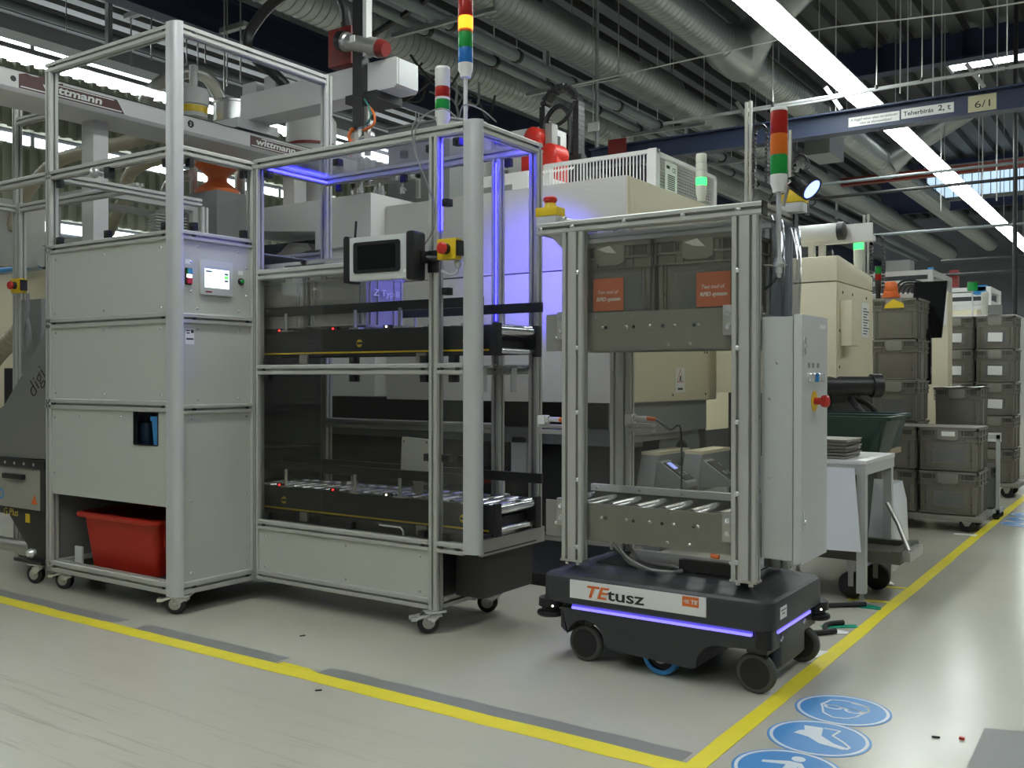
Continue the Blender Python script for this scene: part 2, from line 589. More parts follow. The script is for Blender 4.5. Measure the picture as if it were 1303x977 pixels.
# ------------------------------------------------------------------ strip lamps of the hall, plus an added far row lighting the left zone
for k, (x, z, ya, yb, lab) in enumerate(((-2.70, 4.0, -4.0, 32.0, 'long white strip lamp above the walkway'), (1.7, 4.9, -4.5, 32.0, 'long strip lamp over the next aisle, outside the view'), (-10.0, 4.42, -4.0, 32.0, 'added far strip lamp row lighting the left zone, in line with the windows'))):
    t_ = thing('strip_lamp', lab, 'lamp', (x, (ya + yb) / 2, z))
    obj('lamp_housing', MB().prism('y', [(x - .13, z + .004), (x + .13, z + .004), (x + .13, z + .02), (x + .05, z + .09), (x - .05, z + .09), (x - .13, z + .02)], ya, yb), M_WPAINT, t_)
    obj('diffuser', MB().box(x - .128, x + .128, ya + .01, yb - .01, z - .012, z + .003), E_STRIP, t_)
    for i in range(int((yb - ya) / 3)):
        obj('hanger_rod', MB().cyl((x, ya + 1 + i * 3, z + .09), (x, ya + 1 + i * 3, 6.3), .006, 6), M_STEEL, t_)
# daylit strip windows in the left wall, cladding with a corrugated edge below them
for k, (za, zb, lab) in enumerate(((5.48, 6.10, 1), (4.47, 4.60, 2), (3.24, 3.38, 3))):
    wn = struct('window_%d' % lab, MB().box(-13.99, -13.97, 3, 33, za, zb), E_WIN)
    fr = MB()
    for i in range(13):
        fr.box(-13.975, -13.93, 3 + i * 2.4, 3.06 + i * 2.4, za - .02, zb + .02)
    obj('window_frame', fr, M_TRAY, wn)
cl = MB()
poly = []
for i in range(150):
    y = 3 + i * .2
    poly += [(-13.85, y), (-13.85, y + .07), (-13.78, y + .1), (-13.78, y + .17)]
poly += [(-13.95, 33), (-13.95, 3)]
struct('trim_1', cl.prism('z', poly, 4.66, 5.60), M_CLAD, sharp=20)
struct('trim_2', MB().prism('z', poly, 3.42, 4.42), M_CLAD, sharp=20)

# ------------------------------------------------------------------ floor markings
TZ = 0.0016


def ragged(a0, a1, b0, b1, n, seed, amp=0.004):
    rnd = random.Random(seed)
    top = [(a0 + (a1 - a0) * i / n, b1 + rnd.uniform(-amp, amp)) for i in range(n + 1)]
    bot = [(a0 + (a1 - a0) * i / n, b0 + rnd.uniform(-amp, amp)) for i in range(n + 1)]
    return bot + top[::-1]


t = obj('floor_tape', MB().prism('z', ragged(-9.0, -1.06, 2.358, 2.434, 60, 3, .0035), 0.0004, TZ), M_TAPE)
tag(t, 'yellow floor tape running along the front of the grey machine cabinets', 'floor tape')
t = obj('floor_tape', MB().prism('z', [(w, u) for u, w in ragged(2.30, 31, -1.083, -1.027, 80, 5, .003)], 0.0004, TZ + .0003), M_TAPE)
tag(t, 'yellow floor tape beside the blue round floor signs, running into the distance', 'floor tape')
t = obj('floor_tape', MB().prism('z', [(-2.70, 2.438), (-2.50, 2.438), (-2.55, 2.456), (-2.69, 2.460)], 0.0004, TZ), M_TAPE)
tag(t, 'short torn scrap of yellow tape between two grey tape marks', 'floor tape')
for (x0, x1), lab in (((-5.4, -3.72), 'grey ghost mark of old tape in front of the red bin cabinet'), ((-3.58, -2.72), 'grey ghost mark of old tape in front of the braked swivel caster, middle of three'), ((-2.50, -1.10), 'long grey ghost mark of old tape in front of the mobile robot')):
    o = obj('old_tape_mark', MB().prism('z', ragged(x0, x1, 2.437, 2.512, 16, int(-x0 * 10), .004), 0.0002, .0008), M_GHOST)
    tag(o, lab, 'tape mark')
o = obj('floor_patch', MB().prism('z', [(-.455, 3.185), (-.30, 3.24), (.3, 3.4), (.3, 2.6), (-.47, 2.55), (-.448, 2.83)], .0004, .0014), M_GHOST)
tag(o, 'grey repair patch on the floor of the walkway', 'floor patch')
o = obj('floor_tape', MB().prism('z', [(-1.30, 5.02), (-1.085, 5.06), (-1.085, 5.10), (-1.30, 5.06)], .0004, TZ), M_TAPE)
tag(o, 'short yellow tape piece by the far table foot', 'floor tape')
o = obj('floor_tape', MB().prism('z', [(-1.26, 4.66), (-1.085, 4.70), (-1.085, 4.74), (-1.26, 4.70)], .0004, TZ), M_TAPE)
tag(o, 'short yellow tape piece by the near table foot', 'floor tape')


def floor_sign(cx, cy, r, label, art):
    t = thing('floor_sign', label, 'floor sign', (cx, cy, 0), 'blue mandatory floor signs')
    obj('disc', MB().lathe((cx, cy, .0004), [(r, 0), (r, .0009)], 48), M_SIGNB, t)
    obj('border_ring', MB().ring((cx, cy, .0012), r * .885, r * .95, ZP, .0005, 48), M_SIGNW, t)
    mb = MB()
    for kind, pts, *w in art:
        P = [(cx + u * r, cy + v * r) for u, v in pts]
        if kind == 'fill':
            mb.prism('z', P, .0012, .0019)
        elif kind == 'hole':
            obj('pictogram_cutout', MB().prism('z', P, .0018, .0023), M_SIGNB, t)
        else:
            for a, b in zip(P, P[1:]):
                d = Vector((b[0] - a[0], b[1] - a[1]))
                n = Vector((-d.y, d.x)).normalized() * w[0] * r
                mb.prism('z', [(a[0] + n.x, a[1] + n.y), (b[0] + n.x, b[1] + n.y), (b[0] - n.x, b[1] - n.y), (a[0] - n.x, a[1] - n.y)], .0012, .0019)
    obj('pictogram', mb, M_SIGNW, t)
    return t


def ell(cx, cy, a, b, t0=0, t1=360, n=14):
    return [(cx + a * math.cos(math.radians(t0 + (t1 - t0) * i / n)), cy + b * math.sin(math.radians(t0 + (t1 - t0) * i / n))) for i in range(n + 1)]


face = [('line', [(-.44, .30), (-.50, .12), (-.42, -.05), (-.30, -.40), (-.05, -.58), (.22, -.50), (.36, -.30), (.42, -.05)], .022),
        ('line', [(-.44, .30), (-.40, .52), (-.15, .62), (.10, .60), (.40, .50), (.50, .20), (.42, -.05)], .022),
        ('fill', [(.02, .62), (.42, .50), (.46, .38), (.30, .48), (.05, .52)]),
        ('line', [(-.5, .14), (.5, .10)], .03),
        ('fill', ell(-.22, .06, .20, .13)), ('fill', ell(.22, .03, .20, .13)),
        ('hole', ell(-.22, .05, .13, .07)), ('hole', ell(.22, .02, .13, .07))]
boot = [('fill', [(-.45, .52), (-.08, .58), (.02, .12), (.34, -.16), (.62, -.26), (.58, -.38), (.10, -.30), (-.20, -.06), (-.50, .0), (-.44, .2), (-.36, .26)]),
        ('line', [(-.06, .58), (.26, .60), (.20, .26), (.50, .0), (.66, -.20), (.62, -.34)], .025)]
man = [('fill', ell(.02, .60, .13, .13)),
       ('fill', [(-.10, .42), (.14, .42), (.34, .10), (.26, .05), (.12, .22), (.12, -.10), (.36, -.44), (.27, -.50), (0, -.16), (-.24, -.48), (-.33, -.42), (-.10, -.05), (-.10, .24), (-.52, .10), (-.54, .20)]),
       ('line', [(-.62, -.58), (.62, -.58)], .05)]
floor_sign(-.850, 3.105, .146, 'blue round floor sign with white safety goggles face', face)
floor_sign(-.842, 2.825, .146, 'blue round floor sign with white safety boot', boot)
floor_sign(-.842, 2.545, .146, 'blue round floor sign with white walking figure', man)
floor_sign(-.87, 8.34, .146, 'far blue floor sign farthest along the yellow tape', face)
floor_sign(-.87, 8.06, .146, 'far blue floor sign between two others near the tote trolley', boot)
floor_sign(-.87, 7.78, .146, 'far blue floor sign nearest of three by the tote trolley', man)
for k, (pts, mt, lab) in enumerate((
        ([(-1.20, 3.64), (-1.09, 3.63), (-1.075, 3.74), (-1.16, 3.70)], M_PAPER, 'white paper scrap beside the robot wheel'),
        ([(-1.15, 4.00), (-1.085, 4.03), (-1.09, 4.07), (-1.16, 4.08)], M_PAPER, 'white paper tag at a black cable end on the floor'),
        ([(-1.20, 4.07), (-1.075, 4.16), (-1.10, 4.21), (-1.22, 4.11)], M_GREEN, 'green tape strip beside the white paper tag'),
        ([(-1.17, 4.53), (-1.075, 4.54), (-1.09, 4.60), (-1.16, 4.61)], M_GREEN, 'green tape tab at the far black cable end'),
        ([(-1.20, 7.02), (-1.06, 7.02), (-1.06, 7.08), (-1.2, 7.08)], M_PAPER, 'white paper strip under the tote dolly'))):
    m2 = paint('green_tape', (.01, .30, .19), .5) if mt is M_GREEN else mt
    tag(obj('paper_scrap' if mt is M_PAPER else 'green_tape', MB().prism('z', pts, .001, .003), m2), lab, 'scrap')
for pts, lab in (([(-1.40, 4.30, .012), (-1.28, 4.45, .012), (-1.15, 4.57, .012)], 'black cable end on the floor pointing to the green tab'),
                 ([(-1.25, 3.90, .012), (-1.18, 3.95, .012), (-1.13, 4.02, .012)], 'black cable end on the floor beside white paper tag'),
                 ([(-1.16, 3.98, .014), (-1.19, 4.10, .012), (-1.14, 4.17, .014)], 'black cable piece with a plug behind the robot')):
    tag(obj('floor_cable', MB().tube(pts, .011, 8, 4), M_RUBBER), lab, 'cable')
for x, y, lab in ((-.56, 3.02, 'small dark chip on the walkway beside the goggles sign'), (-.36, 3.35, 'dark chip near the grey floor patch'), (-2.9, 2.75, 'tiny dark chip on floor before the low grey panel'), (-2.35, 2.30, 'tiny dark chip in front of the yellow line')):
    tag(obj('debris_chip', MB().cbox((x, y, .003), (.022, .006, .004), Matrix.Rotation(x * 5, 3, 'Z')), M_INK), lab, 'debris')
tag(obj('debris_chip', MB().cbox((-.495, 3.05, .004), (.014, .012, .006)), M_REDP), 'tiny red chip on the walkway floor', 'debris')

# ================================================================== TOWER CABINET (red bin inside)
tw = thing('tower_cabinet', 'tall grey machine cabinet with glazed upper half and touch screen', 'machine cabinet', (-4.1, 3.1, .09))
X0, X1, YF, YB = -4.605, -3.575, 2.65, 3.60


def round_post(name, parent, x1, y0, wx, wy, z0, z1, mat):
    """corner extrusion with one rounded outer corner"""
    rx, ry = wx * .62, wy * .9
    P = [(x1 - wx, y0), (x1 - rx, y0)]
    P += [(x1 - rx + rx * math.sin(math.radians(a)), y0 + ry - ry * math.cos(math.radians(a))) for a in range(10, 90, 10)]
    P += [(x1, y0 + ry), (x1, y0 + wy), (x1 - wx, y0 + wy)]
    return obj(name, MB().prism('z', P, z0, z1), mat, parent, sharp=30)


round_post('corner_post', tw, X1 + .003, YF - .002, .073, .038, .085, 2.605, M_ALU_POST)
alu('post', tw, 'z', X0, X0 + .046, YF, YF + .046, .095, 2.55)
alu('post', tw, 'z', X1 - .046, X1, YB - .046, YB, .095, 2.60)
alu('post', tw, 'z', X0, X0 + .046, YB - .046, YB, .095, 2.02)
alu('post', tw, 'z', X1 - .046, X1, 3.071, 3.117, .095, 2.06)
for z0, z1 in ((2.55, 2.597), (2.02, 2.064), (1.655, 1.697), (1.287, 1.337), (.893, .945), (.091, .146)):
    alu('front_rail', tw, 'x', (X0 if z1 < 2.5 else X0), X1 - .068, YF, YF + .046, z0, z1)
for z0, z1, y1 in ((2.55, 2.597, YB - .046), (2.022, 2.066, 3.071), (1.655, 1.697, 3.071), (1.287, 1.332, 3.071), (.885, .928, 3.071), (.091, .146, YB - .046)):
    alu('side_rail', tw, 'y', X1 - .046, X1, YF + .036, y1, z0, z1)
alu('back_rail', tw, 'x', X0 + .046, X1 - .046, YB - .046, YB, .091, .146)
alu('back_rail', tw, 'x', X0 + .046, X1 - .046, YB - .046, YB, 1.655, 1.697)
alu('side_rail', tw, 'y', X0, X0 + .046, YF + .046, YB - .046, .091, .146)
alu('side_rail', tw, 'y', X0, X0 + .046, YF + .046, YB - .046, 1.655, 1.697)
alu('side_rail', tw, 'y', X0, X0 + .046, YF + .046, YB - .046, 2.02, 2.064)
xa, xb = X0 + .046, X1 - .068
obj('front_panel', MB().box(xa, xb, YF + .012, YF + .016, 1.337, 1.655), M_PANEL, tw)
obj('front_panel', MB().box(xa, xb, YF + .012, YF + .016, .945, 1.287), M_PANEL, tw)
wx0, wx1, wz0 = -3.895, -3.722, .745
obj('front_panel', MB().box(xa, wx0, YF + .012, YF + .016, .475, .893).box(wx1, xb, YF + .012, YF + .016, .475, .893).box(wx0, wx1, YF + .012, YF + .016, .475, wz0), M_PANEL, tw)
obj('window_edge', MB().box(wx0 - .004, wx0, YF + .008, YF + .03, wz0, .893).box(wx1, wx1 + .004, YF + .008, YF + .03, wz0, .893).box(wx0, wx1, YF + .008, YF + .03, wz0 - .004, wz0), M_BLACKM, tw)
ys0, ys1 = YF + .036, 3.071
for z0, z1 in ((1.332, 1.655), (.928, 1.287), (.146, .885)):
    obj('side_panel', MB().box(X1 - .016, X1 - .012, ys0, ys1, z0, z1), M_PANEL, tw)
obj('side_panel', MB().box(X0 + .02, X0 + .024, YF + .046, YB - .046, .146, 1.655), M_MIDGREY, tw)
obj('back_panel', MB().box(X0 + .046, X1 - .046, YB - .03, YB - .026, .146, 1.655), M_MIDGREY, tw)
obj('bottom_shelf', MB().box(X0 + .02, X1 - .02, YF + .046, YB - .03, .118, .124), M_DARK, tw)
obj('middle_shelf', MB().box(X0 + .03, X1 - .03, YF + .05, YB - .03, .70, .706), M_DARK, tw)
obj('top_shelf', MB().box(X0 + .03, X1 - .03, YF + .05, YB - .03, 1.64, 1.646), M_MIDGREY, tw)
obj('upper_pane', MB().box(xa, xb, YF + .02, YF + .024, 2.064, 2.55), G_CLEAR, tw)
obj('upper_pane', MB().box(X1 - .024, X1 - .02, ys0, YB - .046, 2.066, 2.55), G_CLEAR, tw)
obj('lower_pane', MB().box(xa, xb, YF + .02, YF + .024, 1.697, 2.02), G_CLEAR, tw)
obj('lower_pane', MB().box(X1 - .024, X1 - .02, ys0, ys1, 1.697, 2.022), G_CLEAR, tw)
pts = []
for z in (1.625, 1.36, 1.265, .97):
    pts += [(x, YF + .012, z) for x in (-4.53, -4.13, -3.70)]
for z in (.865,):
    pts += [(x, YF + .012, z) for x in (-4.32, -4.0)]
pts += [(-4.54, YF + .012, z) for z in (.85, .58)] + [(-3.66, YF + .012, z) for z in (.79, .52)]
screws(tw, pts, (0, -1, 0))
pts = []
for z in (1.63, 1.355, 1.265, .95):
    pts += [(X1 - .012, y, z) for y in (2.77, 3.0)]
pts += [(X1 - .012, y, z) for y in (2.735, 3.045) for z in (1.56, 1.43, .865, .50, .18)]
screws(tw, pts, XP)
screws(tw, [(X0 + .025, YF + .3, z) for z in (.42, .32, .22)], XP)
cn = []
for z in (2.573, 2.042, 1.676, 1.312, .919, .118):
    cn += [(X1 - .095, YF + .004, z), (X0 + .075, YF + .004, z)]
o = screws(tw, cn, (0, -1, 0), .011, M_DARK)
cn = [(X1 - .004, y, z) for z in (2.573, 2.044, 1.676, 1.31, .907, .118) for y in (2.745, 3.045)]
screws(tw, cn, XP, .011, M_DARK)
clip0 = None
for x, y, z in ((-4.53, 2.685, 2.0), (-3.69, 2.685, 2.0), (-4.53, 2.685, 1.72), (-4.13, 2.685, 1.72), (-3.70, 2.685, 1.72), (-3.60, 2.74, 2.0), (-3.60, 2.76, 1.72), (-3.60, 3.04, 1.72), (-3.60, 3.04, 2.0)):
    m = MB().box(x - .017, x + .017, y - .012, y + .012, z - .018, z + .018)
    m.lathe((x, y - .012, z), [(.008, 0), (.006, .004)], 8, (0, -1, 0))
    obj('panel_clip', m, M_BLACK, tw, bevel=.003)
m = MB().lathe((-4.12, YF - .002, 1.995), [(.012, 0), (.012, .02), (.022, .026), (.026, .036), (.024, .048), (.012, .054)], 20, (0, -1, 0))
obj('door_knob', m, M_CHROME, tw)
obj('knob_plate', MB().cbox((-4.085, YF + .012, 2.0), (.04, .03, .05)), M_BLACK, tw)
# touch panel and buttons on the side
xs = X1 - .012
hm = obj('touch_panel', MB().box(xs, xs + .012, 2.78, 2.958, 1.42, 1.575), M_LIGHTGREY, tw, 'silver framed touch panel with lit screen', bevel=.003)
obj('touch_screen', MB().box(xs + .012, xs + .0128, 2.80, 2.936, 1.452, 1.548), E_HMI, hm, 'lit pale blue touch screen')
obj('screen_header', MB().box(xs + .0128, xs + .0132, 2.80, 2.936, 1.538, 1.548), paint('screen_bar', (.45, .5, .55), .5), hm)
obj('screen_key', MB().box(xs + .0128, xs + .0133, 2.909, 2.930, 1.497, 1.511), E_HMIG, hm, 'lit green screen key')
obj('screen_field', MB().box(xs + .0128, xs + .0133, 2.805, 2.84, 1.522, 1.529).box(xs + .0128, xs + .0133, 2.909, 2.930, 1.515, 1.523).box(xs + .0128, xs + .0133, 2.909, 2.93, 1.484, 1.492), paint('screen_grey', (.12, .16, .18), .5), hm)
obj('maker_strip', MB().box(xs + .012, xs + .0125, 2.805, 2.84, 1.430, 1.437), M_REDM, hm)
bt = obj('push_button', MB().stack(-.02, .02, -.02, .02, .018, [(0, 0), (0, .004)]), M_BLACK, tw) if False else None
sw = obj('twin_switch', MB().box(xs, xs + .008, 2.703, 2.737, 1.458, 1.532), M_BLACK, tw, 'black twin push switch', bevel=.012)
obj('start_button', MB().box(xs + .008, xs + .016, 2.708, 2.732, 1.506, 1.528), L_GRN, sw, 'green start button')
obj('lamp_window', MB().box(xs + .008, xs + .013, 2.708, 2.732, 1.489, 1.503), E_WLED, sw)
obj('stop_button', MB().box(xs + .008, xs + .016, 2.708, 2.732, 1.462, 1.486), M_REDP, sw, 'red stop button')
ib = obj('indicator', MB().lathe((xs, 3.012, 1.495), [(.016, 0), (.016, .008), (.012, .014)], 20, XP), M_BLACK, tw)
obj('indicator_lens', MB().lathe((xs + .014, 3.012, 1.495), [(.011, 0), (.008, .005)], 16, XP), L_GRN, ib)
obj('button_label', MB().box(xs, xs + .0008, 2.705, 2.735, 1.55, 1.57), M_PAPER, tw)
obj('button_label', MB().box(xs, xs + .0008, 2.998, 3.025, 1.525, 1.545), M_PAPER, tw)
lb = obj('rating_label', MB().box(xs, xs + .0008, 2.705, 2.752, 1.195, 1.265), M_PAPER, tw)
obj('label_print', MB().box(xs + .0008, xs + .0012, 2.709, 2.73, 1.253, 1.258).box(xs + .0008, xs + .0012, 2.712, 2.728, 1.242, 1.247).box(xs + .0008, xs + .0012, 2.735, 2.749, 1.245, 1.26).box(xs + .0008, xs + .0012, 2.71, 2.748, 1.215, 1.222), M_INK, lb)
for x, y, a in ((-3.62, 2.71, .6), (-4.50, 2.71, .35), (-3.62, 3.54, 1.2), (-4.55, 3.54, 2.4)):
    caster(tw, x, y, .088, .046, a)

# red bin and blue bin
rb = thing('plastic_bin', 'red plastic bin on the cabinet floor behind the open hatch', 'bin', (-4.06, 3.0, .124))
m = MB()
outer = [(0.045, .124), (.03, .14), (0, .36)]
m.stack(-4.42, -3.83, 2.72, 3.22, .04, [(.04, .125), (.006, .375), (.016, .375), (.05, .135)])
obj('bin_body', m, M_RED, rb)
obj('bin_rim', MB().stack(-4.44, -3.81, 2.70, 3.24, .045, [(0, .368), (-.004, .374), (-.004, .388), (.004, .394), (.016, .394), (.018, .372), (.016, .366)]), M_RED, rb)
obj('bin_handle', MB().box(-3.845, -3.835, 2.78, 2.84, .26, .37), M_RED, rb, bevel=.004)
bb = thing('plastic_bin', 'blue plastic bin seen through the small cut-out in the grey panel', 'bin', (-3.80, 2.9, .706))
obj('bin_body', MB().stack(-3.795, -3.64, 2.672, 3.0, .02, [(.01, .708), (.0, .86), (.008, .86), (.016, .715)]), M_BLUEP, bb)
obj('bin_rim', MB().stack(-3.80, -3.63, 2.668, 3.01, .022, [(0, .852), (0, .872), (.012, .872), (.012, .852)]), M_BLUEP, bb)
bb2 = obj('plastic_bin', MB().stack(-4.05, -3.86, 2.70, 3.0, .02, [(.012, .708), (0, .84), (.008, .84), (.02, .715)]), paint('dark_blue_plastic', (.012, .03, .06), .5))
tag(bb2, 'dark bin beside the blue bin, seen through the panel cut-out', 'bin')
wl2 = obj('white_card', MB().box(-4.50, -4.44, 2.74, 2.75, .126, .21), M_PAPER)
tag(wl2, 'small white card standing beside the red bin', 'card')

# ================================================================== CONVEYOR STATION
st = thing('conveyor_station', 'glazed aluminium conveyor enclosure with two levels beside the tall cabinet', 'machine enclosure', (-2.9, 3.3, .1))
SY, SB, SE = 3.07, 3.55, -2.258
alu('post', st, 'z', -2.508, -2.463, SY, SY + .046, .098, 2.03)
alu('post', st, 'z', -3.566, -3.54, SY, SY + .046, .098, 2.03)
round_post('end_post', st, SE + .003, SY - .002, .072, .038, .345, 2.073, M_ALU_POST)
alu('back_post', st, 'z', -2.503, -2.458, SB - .046, SB, .098, 2.02)
alu('end_post', st, 'z', SE - .046, SE, SB - .046, SB, .40, 2.02)
alu('front_rail', st, 'x', -3.566, SE - .072, SY, SY + .046, 2.027, 2.072)
alu('front_rail', st, 'x', -3.54, -2.508, SY + .004, SY + .05, 1.505, 1.552)
alu('back_rail', st, 'x', -3.566, SE, SB - .046, SB, 2.022, 2.066)
alu('end_rail', st, 'y', SE - .046, SE, SY + .036, SB - .046, 2.02, 2.066)
alu('roof_rail', st, 'y', -3.566, -3.522, SY + .046, SB - .046, 2.022, 2.066)
for xa_, xb_ in ((-3.54, -2.508), (-2.463, SE - .072)):
    alu('front_rail', st, 'x', xa_, xb_, SY, SY + .046, 1.062, 1.107)
    alu('front_rail', st, 'x', xa_, xb_, SY, SY + .046, .337, .382)
alu('front_rail', st, 'x', -3.54, -2.508, SY, SY + .046, .098, .146)
alu('back_rail', st, 'x', -3.54, SE - .046, SB - .046, SB, 1.062, 1.107)
alu('back_rail', st, 'x', -3.54, -2.503, SB - .046, SB, .80, .845)
alu('back_rail', st, 'x', -3.54, -2.503, SB - .046, SB, .098, .146)
alu('base_rail', st, 'y', -2.503, -2.458, SY + .046, SB - .046, .103, .148)
obj('lower_panel', MB().box(-3.54, -2.508, SY + .012, SY + .016, .146, .337), M_PANEL, st)
obj('base_end_panel', MB().box(-2.475, -2.47, SY + .05, SB - .05, .148, .34), M_BLACKM, st)
obj('base_tray', MB().box(-3.54, SE, SY + .05, SB - .05, .345, .350), M_BLACKM, st)
obj('end_sill', MB().box(SE - .02, SE - .002, SY + .036, SB + .02, .335, .40), M_STEEL, st)
obj('control_box', MB().box(-2.44, -2.30, SY + .10, SB - .02, .15, .34), M_BLACKM, st, 'black box below the conveyor end')
for x, y, a in ((-2.50, SY + .03, .9), (-2.50, SB - .03, .5), (-3.45, SB - .03, .5)):
    caster(st, x, y, .095, .046, a)
obj('pane', MB().box(-3.54, -2.508, SY + .02, SY + .024, 1.552, 2.027), G_CLEAR, st)
obj('smoked_pane', MB().box(-3.54, -2.508, SY + .026, SY + .03, .382, 1.062), G_TINT, st)
obj('smoked_pane', MB().box(-3.54, -2.508, SY + .026, SY + .03, 1.107, 1.505), G_MID, st)
obj('narrow_pane', MB().box(-2.463, SE - .072, SY + .02, SY + .024, 1.107, 2.027), G_CLEAR, st)
obj('narrow_pane', MB().box(-2.463, SE - .072, SY + .02, SY + .024, .382, 1.062), G_CART, st)
obj('roof_pane', MB().box(-3.52, SE - .046, SY + .046, SB - .046, 2.046, 2.05), G_ROOF, st)
obj('back_pane', MB().box(-3.54, -2.503, SB - .024, SB - .02, .146, .80), G_TINT, st)
obj('back_pane', MB().box(-2.458, SE - .046, SB - .024, SB - .02, .40, 1.06), G_CART, st)
screws(st, [(x, SY + .012, z) for x in (-3.50, -2.98, -2.56) for z in (.31, .165)], (0, -1, 0))
screws(st, [(x, SY + .004, z) for x in (-3.50, -2.54, -2.44, -2.36) for z in (1.085, .36)] + [(-2.35, SY + .004, 2.05), (-3.53, SY + .004, 2.05)], (0, -1, 0), .011, M_DARK)
for x, z in ((-3.50, 2.0), (-3.05, 2.0), (-2.52, 1.99), (-2.38, 2.0), (-3.50, 1.125), (-2.95, 1.125), (-2.55, 1.125), (-2.40, 1.125), (-3.50, 1.045), (-2.95, 1.045), (-2.55, 1.045), (-2.40, 1.045), (-3.50, .40), (-2.97, .40), (-2.56, .40), (-2.43, .40), (-2.53, .72), (-2.435, .72), (-2.35, .72), (-2.435, 1.76), (-2.435, 1.40)):
    m = MB().box(x - .016, x + .016, SY + .016, SY + .05, z - .015, z + .015)
    m.lathe((x, SY + .016, z), [(.008, 0), (.006, .005)], 8, (0, -1, 0))
    obj('panel_clip', m, M_BLACK, st, bevel=.003)
for x, z in ((-3.42, 1.99), (-3.0, 1.99), (-2.62, 1.99), (-2.40, 1.99)):
    obj('panel_clip', MB().box(x - .016, x + .016, SB - .07, SB - .046, z - .018, z + .018), M_BLACK, st, bevel=.003)
for y, z in ((3.20, 1.06), (3.42, 1.06)):
    m = MB().box(SE - .07, SE - .062, y - .02, y + .02, z - .07, z + .03)
    m.box(SE - .07, SE - .03, y - .02, y + .02, z + .03, z + .038)
    obj('angle_bracket', m, M_CHROME, st)
ledm = MB().box(-3.50, SE - .08, SY + .048, SY + .056, 2.032, 2.040)
obj('led_strip', ledm, E_BLUE, st, 'lit blue led strip under the front roof rail')
obj('led_strip', MB().box(SE - .056, SE - .048, SY + .08, SB - .05, 2.026, 2.034), E_BLUE2, st, 'lit blue led strip under the end roof rail')
obj('led_strip', MB().box(-3.518, -3.51, SY + .05, SB - .05, 2.026, 2.034), E_BLUE, st, 'lit blue led strip under the inner roof rail')
obj('led_strip', MB().box(-2.476, -2.473, SB - .051, SB - .047, 1.30, 2.0), E_BLUE, st, 'lit blue led strip on the back post')
obj('led_strip', MB().box(-2.457, -2.454, SY + .02, SY + .028, 1.65, 2.0), E_BLUE, st, 'lit blue led strip on the front post')

for nm_, loc_, tgt_, en_, sz_ in (('blue_fill_spot', (-2.49, 3.48, 1.66), (-2.93, 3.30, 1.44), 9.0, 70), ('blue_fill_spot', (-2.30, 3.45, 1.95), (-2.235, 3.28, 1.24), 9.0, 40)):
    ld = bpy.data.lights.new(nm_, 'SPOT')           # added blue spots, boosting the led strips on tote and end roller
    ld.energy, ld.color, ld.spot_size, ld.spot_blend, ld.shadow_soft_size = en_, (.10, .08, 1.0), math.radians(sz_), .8, .02
    lo = bpy.data.objects.new(nm_, ld)
    COL.objects.link(lo)
    lo.location = loc_
    lo.rotation_euler = (Vector(tgt_) - Vector(loc_)).to_track_quat('-Z', 'Y').to_euler()


